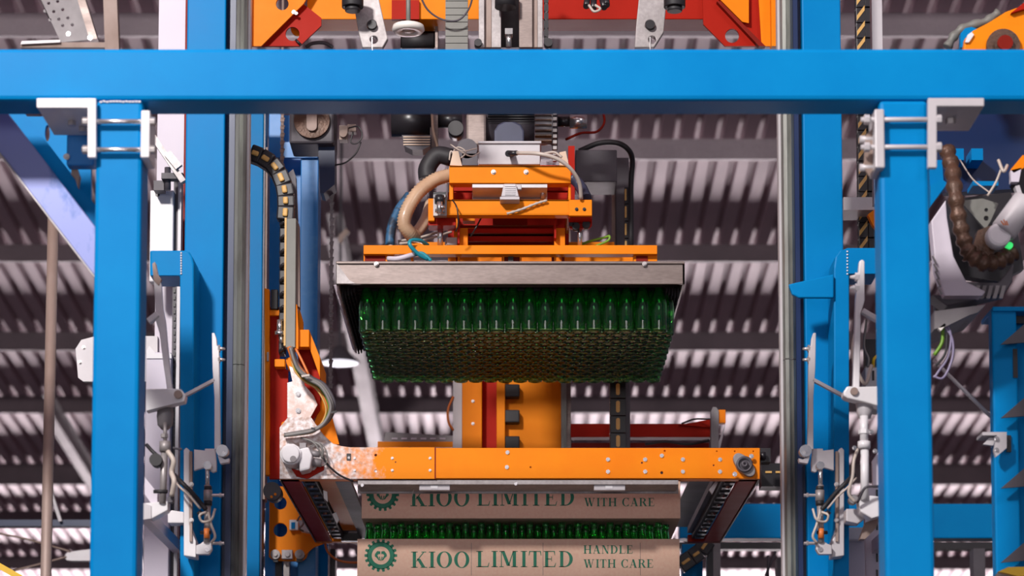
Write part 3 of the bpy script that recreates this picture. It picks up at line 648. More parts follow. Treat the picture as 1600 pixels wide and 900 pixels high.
# hoses
b = MB().ptube([(703, 274, 9.35), (680, 281, 9.33), (655, 299, 9.30), (637, 326, 9.28), (631, 350, 9.28), (641, 365, 9.30), (648, 370, 9.33)], 10.5, 14, 12, .09, 2); b.build('suction_hose', 'hose_beige', G, label='ribbed translucent beige suction hose')
b = MB().ptube([(644, 368, 9.36), (656, 357, 9.38), (666, 340, 9.40), (673, 318, 9.45)], 9, 12); b.build('suction_hose', 'hose_beige_smooth', G)
b = MB().ptube([(640, 305, 9.5), (622, 330, 9.48), (612, 355, 9.46), (609, 384, 9.45)], 7.5, 12); b.build('air_hose', 'hose_blue', G)
b = MB().ptube([(705, 246, 9.6), (683, 243, 9.6), (668, 262, 9.6), (668, 280, 9.6)], 14, 14); b.build('intake_elbow', 'black_rubber', G)
b = MB(); b.ptube([(668, 405, 9.3), (655, 398, 9.28), (641, 384, 9.26), (642, 376, 9.27), (656, 376, 9.30), (668, 383, 9.35)], 3.2, 8); b.ptube([(674, 408, 9.3), (660, 396, 9.3), (648, 398, 9.3)], 3, 8); b.build('pneumatic_tube', 'teal_hose', G, label='teal pneumatic tube')
b = MB(); b.ptube([(606, 404, 9.32), (622, 404, 9.30), (645, 398, 9.30), (664, 394, 9.35)], 4, 8); b.build('air_pipe', 'panel_white', G)
b = MB(); b.ptube([(610, 384, 9.45), (612, 395, 9.4), (612, 408, 9.38)], 4.5, 8); b.ptube([(622, 381, 9.5), (660, 376, 9.5), (706, 362, 9.5)], 2, 6); b.ptube([(622, 377, 9.52), (660, 370, 9.52), (706, 356, 9.52)], 2, 6); b.build('air_pipe', 'cable_pale', G)
b = MB(); b.ptube([(808, 239, 9.16), (840, 240, 9.10), (868, 247, 9.10), (890, 262, 9.12), (905, 285, 9.16), (908, 311, 9.2)], 3.2, 8); b.ptube([(850, 240, 9.2), (866, 238, 9.2), (878, 246, 9.2)], 2, 6); b.build('signal_cable', 'cable_pale', G)
b = MB(); b.ptube([(892, 276, 9.5), (906, 290, 9.5), (916, 310, 9.45)], 9, 10); b.build('air_hose', 'motor_blue', G)
b = MB(); b.ptube([(905, 383, 9.4), (925, 376, 9.36), (945, 371, 9.34), (952, 369, 9.33), (950, 376, 9.33), (930, 385, 9.33)], 2, 6); b.build('pneumatic_tube', 'cable_green', G)
b = MB(); b.ptube([(706, 240, 9.3), (716, 230, 9.28), (728, 238, 9.26), (716, 248, 9.26), (705, 236, 9.26), (702, 250, 9.26)], 1.3, 5); b.ptube([(712, 232, 9.3), (735, 244, 9.25), (750, 238, 9.25)], 1.2, 5); b.ptube([(704, 226, 9.3), (722, 236, 9.25), (745, 232, 9.25)], 1.2, 5); b.build('wire_tangle', 'cable_pale', G)
b = MB(); b.ptube([(707, 312, 9.19), (714, 325, 9.17), (716, 350, 9.18), (712, 362, 9.2)], 1.2, 5); b.ptube([(752, 340, 9.3), (744, 355, 9.28), (735, 370, 9.3)], 1.3, 5); b.build('wire', 'black_plastic', G)
b = MB().ptube([(792, 334, 9.205), (815, 327, 9.205), (838, 318, 9.205), (855, 313, 9.205)], 2, 6, 5, .2, 2); b.build('braided_wire', 'cable_pale', G)
b = MB(); b.pb(722, 240, 746, 258, 9.5, .1); b.disc(730, 232, 9.5, 16, .15); b.build('valve_block', 'dark_grey', G)

# ---- drive motors over the gripper
D = empty('drive_motor', at(805, 225, 9.7), 'dark finned drive motor with domed cover directly above the gripper head', 'motor')
Yd = 9.75
b = MB(); b.cyl(at(740, 200, Yd), at(835, 200, Yd), px(26, 200, Yd), 28); b.build('motor_body', 'dark_grey', D)
b = MB()
for k in range(8): b.pb(762, 176+k*4, 835, 177.6+k*4, Yd-.085+.004*k, .05)
b.build('cooling_fin', 'black_plastic', D, kind='stuff')
b = MB().prism([(772, 222), (772, 204), (778, 194), (786, 190), (806, 190), (814, 194), (819, 204), (819, 222)], Yd-.22, .12); b.build('domed_cover', 'motor_blue', D, bev=.012)
b = MB().pb(728, 176, 760, 228, Yd-.10, .1); b.build('gear_housing', 'bare_steel', D, bev=.01)
b = MB(); b.pcyl(836, 200, Yd, 868, 200, Yd, 27, n=26); b.build('fan_cover', 'light_grey', D)
b = MB()
for k in range(6): b.pb(836, 178+k*8, 862, 180+k*8, Yd-.085, .03)
b.build('cooling_fin', 'brown_grease', D, kind='stuff')
b = MB(); b.cyl(at(863, 202, Yd), at(871, 202, Yd), px(33, 202, Yd), 24); b.build('toothed_wheel', 'dark_grey', D)
b = MB()
for k in range(9): b.pb(864, 174+k*9, 870, 179+k*9, Yd-.10, .02)
b.build('wheel_tooth', 'galvanised', D, kind='stuff')
D2 = empty('encoder', at(900, 190, 9.8), 'small silver encoder on a shaft right of the drive motor', 'sensor')
MB().pcyl(890, 190, 9.8, 917, 190, 9.8, 11, n=20).build('body', 'chrome', D2)
MB().pcyl(870, 190, 9.8, 892, 190, 9.8, 8).build('shaft', 'black_plastic', D2)
MB().ptube([(942, 172, 9.8), (944, 192, 9.78), (932, 206, 9.76), (908, 208, 9.76), (884, 218, 9.8)], 2, 6).build('cable', 'dark_red_and_shaded_orange', D2)
D3 = empty('hoist_motor', at(650, 230, 9.9), 'black hoist motor with ribbed terminal cover left above the gripper', 'motor')
b = MB(); b.pcyl(612, 190, 9.9, 676, 190, 9.9, 24, n=26); b.build('motor_body', 'black_plastic', D3)
b = MB(); b.prism([(628, 211), (674, 211), (672, 228), (660, 234), (644, 234), (632, 228)], 9.75, .08); b.build('terminal_cover', 'dark_grey', D3)
b = MB(); [b.pb(630, 213+k*4, 672, 214.6+k*4, 9.745, .006) for k in range(4)]; b.build('cover_rib', 'hose_beige_smooth', D3)
b = MB(); b.pb(672, 180, 684, 238, 9.85, .06); b.build('mounting_plate', 'bare_steel', D3)
b = MB(); b.pcyl(684, 188, 9.9, 722, 188, 9.9, 12); b.disc(712, 200, 9.85, 12, .08); b.build('gearbox', 'black_plastic', D3)
b = MB(); b.ptube([(675, 178, 9.8), (677, 205, 9.78), (684, 232, 9.8)], 2.2, 6); b.build('cable', 'hose_beige_smooth', D3)
D4 = empty('hoist_drum', at(487, 220, 9.9), 'dark brown round hoist drum box above the left rear column', 'drum')
b = MB(); b.pb(452, 160, 522, 224, 9.95, .2); b.build('housing', 'dark_grey', D4, bev=.01)
b = MB(); b.disc(487, 188, 9.93, 28, .02, 28); b.build('drum_face', 'brown_grease', D4)
b = MB(); b.prism(rrect(479, 172, 495, 204, 7), 9.915, .015); b.build('hub_cap', 'brown_steel', D4)
b = MB().prism([(497, 224), (523, 224), (523, 288), (506, 302), (500, 300)], 10.0, .12); b.build('side_guard', 'navy_paint', D4)
D5 = empty('junction_cluster', at(545, 210, 10.0), 'small cluster of fittings and looped wires right of the hoist drum', 'fittings')
b = MB(); b.pb(530, 196, 543, 218, 10, .05); b.pb(543, 194, 556, 206, 10.02, .04); b.disc(536, 208, 9.98, 6, .03); b.build('fitting', 'brown_steel', D5)
b = MB(); b.ptube([(545, 200, 10), (560, 198, 9.98), (566, 212, 9.98), (558, 224, 9.98), (548, 222, 9.98), (552, 206, 9.98)], 1.3, 5); b.ptube([(524, 258, 10), (540, 254, 9.98), (556, 240, 9.98), (564, 222, 9.98)], 1.4, 5); b.build('wire', 'black_plastic', D5)
E = empty('counterweight_box', at(930, 250, 10.3), 'plain dark grey steel box right behind the gripper', 'box')
MB().pb(899, 234, 964, 284, 10.1, .2).build('housing', 'dark_grey', E, bev=.004)
E2 = empty('support_post', (at(972, 400, 10.5).x, 10.5, 0), 'dark grey post with narrow orange edge behind the gripper on its right', 'post')
vbox('post_body', 'dark_grey', 963, 984, 10.5, .1, 246, None, E2, .004)
vbox('edge_strip', 'brown_steel', 957, 962, 10.52, .05, 290, 700, E2)
E3 = empty('cable_chain', at(966, 700, 10.35), 'black cable chain with tan bars rising behind the orange crossbeam, right of the mast', 'cable chain')
lnk = None
for v in list(range(292, 383, 27))+list(range(596, 705, 27)):
    Y = 10.35; u0 = 976 if v < 500 else 953
    if lnk is None or (v == 596):
        a = MB(); a.pb(u0, v, u0+(12 if v < 500 else 25), v+26, Y, .06); lnk = a.build('chain_link', 'black_plastic', E3, bev=.002); z0 = at(960, v, Y).z
        a = MB(); a.prism(rrect(u0+(0 if v < 500 else 9.5), v+3, u0+(3 if v < 500 else 15.5), v+21, 1.4 if v < 500 else 2.8), Y-.006, .006); ch = a.build('crossbar', 'link_yellow', lnk)
    else:
        k = lnk.copy(); COL.objects.link(k); q = ch.copy(); COL.objects.link(q); q.parent = k; k.location = lnk.location+Vector((0, 0, at(960, v, Y).z-z0))
b = MB().ptube([(905, 236, 10.2), (935, 224, 10.2), (962, 223, 10.2), (980, 232, 10.2), (988, 250, 10.25), (986, 290, 10.28), (986, 384, 10.28)], 4.2, 10)
b.build('power_cable', 'black_rubber', label='thick black power cable arching over the dark box and down', cat='cable')

# ================================================================ BOTTLES
prof = [(0, .006), (.016, .004), (.024, 0), (.0285, .002), (.0302, .008), (.0302, .118), (.0290, .132), (.0215, .160), (.0145, .180), (.0120, .205), (.0120, .217), (.0136, .218), (.0136, .234), (.0100, .234),
        (.0095, .216), (.0097, .200), (.0122, .178), (.0190, .158), (.0264, .131), (.0276, .118), (.0276, .012), (.022, .009), (0, .010)]
bt = MB(); bt.lathe((0, 0, 0), [(max(r, .0001), h) for r, h in prof], 18)
first_b = None
bt.mi = [1 if min(i//18, 99) < 3 or i//18 >= 19 else 0 for i in range(len(bt.f))]
def bottle(x, y, z, label, group):
    global first_b
    if first_b is None: first_b = o = bt.build('bottle', ['green_glass', 'thick_glass'])
    else: o = first_b.copy(); COL.objects.link(o)
    o.location = (x, y, z); o.rotation_euler[2] = random.uniform(0, 6.28)
    o['label'] = label; o['category'] = 'bottle'; o['group'] = group; return o
ORD = 'first second third fourth fifth sixth seventh eighth ninth tenth eleventh twelfth thirteenth fourteenth fifteenth sixteenth seventeenth eighteenth nineteenth'.split()
hidden = []
for r in range(NR):
    y = YB0+r*RY; xo = -1.218/2+P/2+(P/2 if r % 2 else 0)
    for k in range(NX):
        x = xo+k*P+.019; z = zb+random.uniform(-.0012, .0012)
        if r == 0: bottle(x, y, z, 'green glass bottle hanging in the front row, %s from left' % ORD[k], 'front row of hanging bottles')
        elif r < 14: bottle(x, y, z, 'green hanging bottle seen by its base, %s row back, %s from left' % (ORD[r], ORD[k]), 'hanging bottles seen from below')
        else: hidden.append((x, y, z))
def mass(spots, name, label, cat='bottles'):
    b = MB(); n = len(bt.v)
    for x, y, z in spots:
        b.add([p+Vector((x, y, z)) for p in bt.v], bt.f, True)
    b.mi = bt.mi*len(spots)
    return b.build(name, ['green_glass', 'thick_glass'], label=label, cat=cat, kind='stuff')
mass(hidden, 'hanging_bottle_rows', 'back rows of green bottles at the far edge of the hanging layer')

# ================================================================ CARTON TRAYS WITH PRINT
def ring(cx, cy, rx, ry, ix, iy, a0=0, a1=360, n=28):
    A = [math.radians(a0+(a1-a0)*i/n) for i in range(n+1)]
    return [[(cx+rx*math.cos(A[i]), cy+ry*math.sin(A[i])), (cx+rx*math.cos(A[i+1]), cy+ry*math.sin(A[i+1])), (cx+ix*math.cos(A[i+1]), cy+iy*math.sin(A[i+1])), (cx+ix*math.cos(A[i]), cy+iy*math.sin(A[i]))] for i in range(n)]
def R(x0, y0, x1, y1): return [(x0, y0), (x1, y0), (x1, y1), (x0, y1)]
def stem(x, w_=.17, s=.09, y0=0, y1=1): return [R(x, y0, x+w_, y1), R(x-s, y0, x+w_+s, y0+.045), R(x-s, y1-.045, x+w_+s, y1)]
def D2_(x0, y0, x1, y1, w_): return [(x0-w_/2, y0), (x0+w_/2, y0), (x1+w_/2, y1), (x1-w_/2, y1)]
GL = {
 'I': (.40, stem(.115)),
 'K': (.86, stem(.10)+[D2_(.30, .40, .68, .96, .06), D2_(.68, .03, .40, .56, .19), R(.56, .955, .82, 1), R(.52, 0, .88, .045)]),
 'O': (.86, ring(.43, .5, .41, .52, .23, .475)),
 'L': (.74, stem(.10)+[R(.19, 0, .66, .05), [(.62, .05), (.66, 0), (.72, .28), (.69, .28)]]),
 'M': (1.08, [R(.12, 0, .16, 1), R(.03, 0, .26, .045), R(.03, .955, .30, 1), D2_(.22, 1, .53, .08, .18), D2_(.53, .08, .80, 1, .05), R(.76, 0, .94, 1), R(.68, 0, 1.03, .045), R(.76, .955, 1.03, 1)]),
 'T': (.76, [R(.29, 0, .46, 1), R(.2, 0, .55, .045), R(.05, .95, .70, 1), [(.03, .72), (.06, .72), (.11, .96), (.05, .96)], [(.69, .72), (.72, .72), (.70, .96), (.64, .96)]]),
 'E': (.76, stem(.10)+[R(.19, 0, .64, .05), R(.19, .95, .62, 1), R(.19, .48, .46, .53), R(.44, .36, .47, .66), [(.60, .05), (.64, 0), (.70, .26), (.67, .26)], [(.62, .74), (.65, .74), (.63, 1), (.58, .95)]]),
 'D': (.86, stem(.10, s=.07)+ring(.33, .5, .46, .5, .28, .45, -90, 90, 16)+[R(.19, 0, .34, .05), R(.19, .95, .34, 1)]),
 'H': (.92, stem(.10)+stem(.64)+[R(.2, .47, .7, .53)]),
 'A': (.86, [D2_(.12, 0, .42, 1, .055), D2_(.68, 0, .42, 1, .19), R(.2, .30, .6, .35), R(.02, 0, .26, .045), R(.52, 0, .84, .045)]),
 'N': (.90, [R(.14, 0, .18, 1), R(.05, 0, .28, .045), R(.03, .955, .30, 1), D2_(.22, 1, .70, 0, .19), R(.70, 0, .745, 1), R(.60, .955, .85, 1)]),
 'W': (1.20, [D2_(.16, 1, .40, 0, .17), D2_(.40, 0, .60, .9, .05), D2_(.56, 1, .80, 0, .17), D2_(.80, 0, 1.04, 1, .05), R(.02, .955, .34, 1), R(.44, .955, .72, 1), R(.92, .955, 1.16, 1)]),
 'C': (.80, ring(.43, .5, .41, .52, .24, .475, 42, 318, 22)+[R(.68, .66, .72, 1), R(.68, 0, .71, .3)]),
 'R': (.86, stem(.10)+ring(.36, .74, .34, .26, .17, .21, -90, 90, 12)+[R(.19, .955, .37, 1), R(.19, .48, .37, .53), D2_(.70, .03, .46, .5, .19), R(.60, 0, .88, .045)]),
 ' ': (.42, [])}
def text(b, word, u0, u1, vb, vt_, Y, T=.0006):
    tot = sum(GL[c][0] for c in word); sx = (u1-u0)/tot; x = u0
    for c in word:
        w_, polys = GL[c]
        for P_ in polys: b.poly([at(x+.035*sx+p[0]*sx*.92, vb-(vb-vt_)*p[1], Y) for p in P_], (0, -T, 0))
        x += w_*sx
def emblem(b, u, v, r, Y):
    T = .0006
    for P_ in ring(0, 0, 1, 1, .66, .66, n=36): b.poly([at(u+p[0]*r*.86, v-p[1]*r*.86, Y) for p in P_], (0, -T, 0))
    for k in range(18):
        a = 2*PI*k/18; ca, sa = math.cos(a), math.sin(a)
        q = [(r*.82, -r*.10), (r*1.02, -r*.075), (r*1.02, r*.075), (r*.82, r*.10)]
        b.poly([at(u+x*ca-y*sa, v+x*sa+y*ca, Y) for x, y in q], (0, -T, 0))
    for s in (-1, 1):                              # cupped hands in the middle of the gear
        b.poly([at(u+s*x*r, v+y*r, Y) for x, y in ((.03, -.26), (.22, -.28), (.36, -.10), (.38, .04), (.24, .16), (.14, .30), (.06, .30), (.16, .10), (.22, -.02), (.12, -.10), (.03, -.08))], (0, -T, 0))
        b.poly([at(u+s*x*r, v+y*r, Y) for x, y in ((.06, .05), (.12, .1), (.03, .36), (.01, .3))], (0, -T, 0))
def tray(v0, v1, Y, u0, u1, label, bot):
    root = empty('carton_tray', at(812, v1, Y), label, 'carton')
    zt_, zb_ = at(812, v0, Y).z, at(812, v1, Y).z; x0, x1 = at(u0, (v0+v1)/2, Y).x, at(u1, (v0+v1)/2, Y).x; dp = 1.02; t = .005
    MB().box((x0, Y, zb_), (x1, Y+t, zt_)).build('front_wall', 'cardboard', root, bev=.0015)
    MB().box((x0, Y+t, zb_), (x0+t, Y+dp, zt_)).build('side_wall', 'cardboard', root)
    MB().box((x1-t, Y+t, zb_), (x1, Y+dp, zt_)).build('side_wall', 'cardboard', root)
    MB().box((x0, Y+dp, zb_), (x1, Y+dp+t, zt_)).build('rear_wall', 'cardboard', root)
    MB().box((x0+t, Y+t, zb_), (x1-t, Y+dp, zb_+.006)).build('base', 'cardboard', root)
    return root
YC = 9.17
up = tray(752, 810, YC, 565, 1063, 'upper printed cardboard tray, half hidden under the orange crossbeam', True)
lo = tray(842, 960, YC, 558, 1062, 'lower printed cardboard tray at the bottom edge, full of green bottles', True)
b = MB(); text(b, 'KIOO', 640, 735, 791, 764, YC-.0002); text(b, 'LIMITED', 744, 900, 790, 764, YC-.0002); text(b, 'HANDLE', 911, 989, 770, 757, YC-.0002); text(b, 'WITH CARE', 912, 1024, 791, 778, YC-.0002); emblem(b, 598, 773, 25, YC-.0002); b.build('printed_lettering', 'print_green', up, label='green serif lettering and gear emblem')
b = MB(); text(b, 'KIOO', 641, 735, 887, 862, YC-.0002); text(b, 'LIMITED', 743, 898, 886, 861, YC-.0002); text(b, 'HANDLE', 911, 990, 865, 852, YC-.0002); text(b, 'WITH CARE', 911, 1022, 887, 874, YC-.0002); emblem(b, 595, 868, 25, YC-.0002); b.build('printed_lettering', 'print_green', lo, label='green serif lettering and gear emblem')
b = MB(); 
for u in (848, 1000, 736): b.pb(u, 848, u+.8, 899, YC-.0006, .0006)
b.build('crease', 'brown_steel', lo)
zs = at(800, 816, 9.2).z-.234
deep = []; PL = .0615
for r in range(NR):
    y = YB0+.015+r*RY; xo = -.5996+PL/2+(PL/2 if r % 2 else 0)
    for k in range(NX):
        x = xo+k*PL+.022
        if r == 0: bottle(x, y, zs, 'green bottle neck in the front row of the lower tray, %s from left' % ORD[k], 'front row in the lower tray')
        elif r == 1: bottle(x, y, zs, 'green bottle neck in the second row of the lower tray, %s from left' % ORD[k], 'second row in the lower tray')
        elif r < 7: deep.append((x, y, zs))
mass(deep, 'standing_bottle_rows', 'further rows of green bottles packed behind in the lower tray')
# the stack below the picture that carries the lower tray
zb_ = at(812, 960, YC).z; x0, x1 = at(558, 900, YC).x, at(1062, 900, YC).x
pal = empty('pallet_stack', ((x0+x1)/2, YC+.5, 0), 'cardboard-wrapped pallet stack carrying the lower tray', 'pallet')
MB().box((x0+.01, YC+.01, .14), (x1-.01, YC+1.0, zb_-.002)).build('wrapped_layers', 'cardboard', pal)
for y in (YC+.03, YC+.45, YC+.88): MB().box((x0, y, 0), (x1, y+.1, .14)).build('pallet_runner', 'brown_steel', pal)
# ================================================================ LIFT CARRIAGE (orange)
YL = 8.85
C = empty('lift_carriage', at(800, 750, YL), 'orange lift carriage with long bolted crossbeam in front of the trays', 'carriage')
H = lambda u, v, r: circ(u, v, r, 10)
outl = [(437, 748), (437, 668), (450, 652), (486, 652), (494, 664), (506, 680), (520, 693), (533, 697), (548, 699), (679, 699), (679, 748)]
MB().prism(outl, YL, .012, [H(587, 711, 2.2), H(587, 736, 2.2), H(618, 722, 1.2)]).build('cheek_plate', 'worn_orange', C, label='scratched orange plate worn to bare steel')
MB().prism([(680, 700), (1108, 700), (1108, 747), (680, 747)], YL, .012, [H(829, 730, 1.6), H(1003, 723, 1.6), H(1034, 738.5, 2.4), H(1038.5, 704.5, 1.6)]).build('crossbeam', 'orange_paint', C)
MB().prism([(1108, 700), (1187, 700), (1187, 748), (1108, 747)], YL-.001, .012, [H(1120, 705, 1.2), H(1148, 705, 1.2), H(1177, 705, 1.2), H(1115, 727, 1.4)]).build('end_plate', 'orange_paint', C)
zt0, zb0 = at(800, 700, YL).z, at(800, 748, YL).z
b = MB(); b.box((at(470, 720, YL).x, YL+.012, zt0-.012), (at(1187, 720, YL).x, YL+.14, zt0)); b.box((at(437, 720, YL).x, YL+.012, zb0), (at(1187, 720, YL).x, YL+.06, zb0+.012)); b.build('flange', 'orange_paint', C)
b = MB(); b.pb(679, 699, 681, 748, YL-.001, .002); b.build('joint', 'dark_red_and_shaded_orange', C)
b = MB()
for u, v in ((793, 707), (792, 730), (950, 718), (950, 737), (1008, 718), (1008, 737), (1067, 718), (1067, 737), (1125, 718), (1125, 737), (1034, 712)):
    b.bolt(u, v, YL, 2.6, 12)
b.build('bolt', 'chrome', C, kind='stuff')
b = MB(); [b.bolt(u, v, YL, 1.8, 12) for u, v in ((554, 716), (554, 735), (613, 716), (613, 735), (672, 716), (672, 735))]; b.build('rivet', 'zinc_bolt', C, kind='stuff')
b = MB(); b.prism(rrect(541.5, 708.5, 548.5, 719.5, 1), YL-.002, .002); b.build('sight_hole', 'black_plastic', C); MB().disc(545, 715, YL-.004, 2, .003).build('screw', 'chrome', C)
# flange bearing at the right end
bg_ = MB(); cx, cy = 1163, 726
hull = []
for a, rr in [(i*10, 0) for i in range(36)]:
    t = math.radians(a-48); e = 12.5+9.5*abs(math.cos(t))**5; hull.append((cx+e*math.cos(math.radians(a)), cy+e*math.sin(math.radians(a))))
bg_.prism(hull, YL-.025, .024); fb = bg_.build('flange_bearing', 'mid_grey', C, bev=.003)
b = MB(); a = at(cx, cy, YL-.025)
b.lathe(a, [(.030, 0), (.030, -.012), (.022, -.014), (.021, -.004), (.013, -.004), (.012, -.02), (.004, -.02), (.004, -.01), (.0001, -.01)], 20, 'y'); b.build('bearing_ring', 'dark_grey', fb)
b = MB(); b.bolt(1174, 713, YL-.025, 3); b.bolt(1148, 741, YL-.025, 3); b.build('bolt', 'chrome', fb)
b = MB(); b.pcyl(1188, 712, YL+.08, 1196, 712, YL+.08, 6); b.pb(1188, 700, 1204, 722, YL+.1, .06); b.pb(1190, 724, 1232, 746, YL+.3, .2); b.pb(1190, 746, 1226, 760, YL+.3, .1); b.build('shaft_end', 'black_plastic', C)
b = MB(); b.pb(1196, 736, 1206, 739, YL+.295, .01); b.pb(1212, 736, 1226, 739, YL+.295, .01); b.build('crossbar', 'link_yellow', C)
# side arms that run back under the trays
xl0, xl1 = at(436, 750, YL).x, at(467, 750, YL).x; xr0, xr1 = at(1155, 750, YL).x, at(1187, 750, YL).x
YE = 10.5
for x0, x1, s in ((xl0, xl1, -1), (xr0, xr1, 1)):
    b = MB(); b.box((x0, YL+.02, zb0), (x1, YE, zb0+.012)); xi = x0 if s < 0 else x1-.01; b.box((xi, YL+.02, zb0), (xi+.01, YE, zt0)); b.build('side_arm', 'red_and_shaded_orange', C, bev=.002)
    xe = x0 if s < 0 else x1-.004
    MB().box((xe, YL+.02, zb0-.004), (xe+.004, YE, zb0)).build('edge_strip', 'galvanised', C)
    xa, xb = (x1, x1+.055) if s < 0 else (x0-.055, x0)
    MB().box((xa, YL+.02, zb0+.01), (xb, YE-.02, zb0+.06)).build('chain_guide', 'black_rubber', C, bev=.004)
    xa2 = xb+.0 if s < 0 else xa-.02
    MB().box((xa2, YL+.1, zb0+.03), (xa2+.02, YE-.05, zb0+.10)).build('rubbing_strip', 'dark_grey', C)
    b = MB(); n_ = 14
    for i in range(n_):
        y = YL+.12+i*.11; b.box((xa+.012, y, zb0+.004), (xb-.006, y+.045, zb0+.012))
    b.build('guide_clip', 'black_plastic', C, kind='stuff')
    b = MB()
    for i in range(6):
        y = YL+.2+i*.22; b.cyl((xa+.03, y, zb0+.006), (xa+.03, y, zb0-.004), .008, 8)
    b.build('guide_bolt', 'chrome', C, kind='stuff')
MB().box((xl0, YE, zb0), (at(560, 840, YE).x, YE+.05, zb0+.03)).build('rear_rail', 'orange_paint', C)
MB().box((at(1075, 840, YE).x, YE, zb0), (xr1, YE+.05, zb0+.03)).build('rear_rail', 'dark_red_and_shaded_orange', C)
b = MB(); b.box((at(498, 752, 9).x, 9.0, zb0+.02), (at(524, 752, 9).x, 10.3, zb0+.034)); b.build('guide_plate', 'orange_paint', C)
b = MB(); b.box((at(524, 752, 9).x, 9.0, zb0+.014), (at(548, 752, 9).x, 10.5, zb0+.03)); b.build('guide_plate', 'dark_grey', C)
b = MB(); b.box((at(1078, 752, 9).x, 9.0, zb0+.02), (at(1110, 752, 9).x, 10.2, zb0+.03)); b.build('guide_plate', 'dark_grey', C)
b = MB(); b.pb(533, 820, 565, 845, 10.45, .05); b.build('label_plate', 'black_plastic', C)
b = MB(); b.pb(538, 824, 560, 826, 10.445, .004); b.pb(540, 830, 558, 833, 10.445, .004); b.build('label_bar', 'galvanised', C)
b = MB(); b.prism([(505, 766), (511, 768), (512, 784), (506, 778)], 8.98, .02); b.prism([(519, 803), (525, 800), (530, 812), (526, 818)], 9.4, .02); b.prism([(1108, 765), (1118, 752), (1122, 754), (1113, 772)], 9.0, .02); b.build('clip', 'white_enamel', C)
# transverse grey sensor bar under the crossbeam
b = MB(); b.pb(559, 750, 1060, 757, 8.86, .17); b.pb(559, 755, 1060, 771, 9.02, .01); b.build('sensor_bar', 'galvanised', C, bev=.001)
for u0, u1 in ((655, 703), (928, 977)):
    b = MB().pb(u0, 757, u1, 766, 8.87, .03); sb_ = b.build('sensor', 'light_grey', C, bev=.002)
    MB().pb(u0+18, 758.5, u0+29, 763.5, 8.868, .003).build('sensor_lens', 'white_enamel', sb_)
b = MB(); b.ptube([(655, 760, 8.97), (647, 764, 8.97), (644, 776, 8.97)], .8, 5); b.ptube([(928, 762, 8.97), (900, 757, 8.97), (860, 755, 8.98)], .9, 5); b.ptube([(640, 760, 9), (600, 757, 9)], .7, 5); b.build('sensor_cable', 'cable_pale', C)
b = MB(); b.bolt(566, 758, 8.86, 2); b.bolt(806, 756, 8.86, 2); b.build('screw', 'chrome', C)

# left upright of the carriage
b = MB(); b.prism([(413, 450), (421, 452), (421, 742), (415, 742)], 8.9, .04); b.build('upright_flange', 'orange_paint', C, bev=.002)
b = MB(); b.prism([(421, 480), (437, 480), (437, 575), (450, 578), (450, 748), (421, 748)], 8.93, .02); b.prism([(483, 541), (486, 541), (500, 585), (500, 640), (486, 660), (470, 590), (463, 542)], 9.0, .3); b.build('upright_web', 'red_and_shaded_orange', C)
b = MB(); b.pb(421, 484, 437, 493, 8.91, .03); b.pb(429, 561, 445, 573, 8.87, .05); b.prism([(446, 560), (458, 556), (464, 580), (450, 578)], 8.93, .03); b.build('lug', 'orange_paint', C, bev=.002)
b = MB(); b.prism([(460, 474), (464, 476), (466, 514), (466, 545), (460, 545)], 8.86, .04); b.prism([(466, 476), (473, 500), (473, 515), (466, 515)], 8.95, .04); b.build('guide_channel', 'orange_paint', C)
b = MB(); b.pb(464, 515, 483, 542, 8.88, .05); b.prism([(483, 515), (500, 558), (500, 590), (483, 542)], 8.90, .3); b.build('channel_arm', 'orange_paint', C, bev=.002)
MB().prism([(452, 572), (472, 580), (476, 602), (490, 618), (496, 632), (485, 652), (449, 652), (449, 598), (457, 596)], 8.90, .012).build('gusset_plate', 'scratched_steel', C)
b = MB(); [b.bolt(466, v, 8.90, 3.5, 12) for v in (616, 642)]; b.build('bolt', 'chrome', C)
MB().prism([(505, 610), (512, 625), (530, 694), (500, 694), (488, 668), (497, 645)], 9.02, .02).build('corner_plate', 'orange_paint', C)
MB().prism([(436, 676), (440, 660), (452, 654), (464, 658), (470, 672), (460, 676)], 8.92, .02).build('round_cover', 'orange_paint', C, bev=.003)
b = MB(); b.pcyl(437, 500, 8.88, 437, 520, 8.88, 4.5); b.pcyl(437, 518, 8.88, 437, 524, 8.88, 8); b.pcyl(439, 524, 8.88, 440, 536, 8.88, 3.5); b.build('spring_bolt', 'chrome', C)
MB().pb(423, 452, 434, 483, 8.9, .03).build('buffer', 'black_rubber', C, bev=.003)
MB().pb(417, 550, 420, 564, 8.89, .01).build('reflector', 'galvanised', C)
# small gearmotor on the cheek plate
b = MB(); a = at(458, 717, YL); 
b.cyl(a, a-Vector((0, .10, 0)), px(17, 717, YL), 12); b.cyl(a-Vector((0, .10, 0)), a-Vector((0, .115, 0)), px(14, 717, YL), 20); g_ = b.build('gearmotor', 'white_enamel', C, bev=.004)
b = MB(); b.prism([(466, 701), (482, 698), (488, 712), (484, 733), (468, 737)], YL-.09, .08); b.build('gear_housing', 'white_enamel', g_, bev=.006)
b = MB(); b.pcyl(484, 708, YL-.04, 500, 710, YL-.04, 5); b.pcyl(484, 722, YL-.04, 502, 724, YL-.04, 6); b.pb(468, 692, 478, 700, YL-.05, .04); b.disc(458, 717, YL-.118, 5, .004); b.build('connector', 'mid_grey', g_)
b = MB(); b.prism([(455, 732), (480, 738), (492, 734), (498, 726), (506, 726), (506, 734), (480, 748), (463, 744)], YL-.012, .011); b.build('base_plate', 'red_and_shaded_orange', g_)
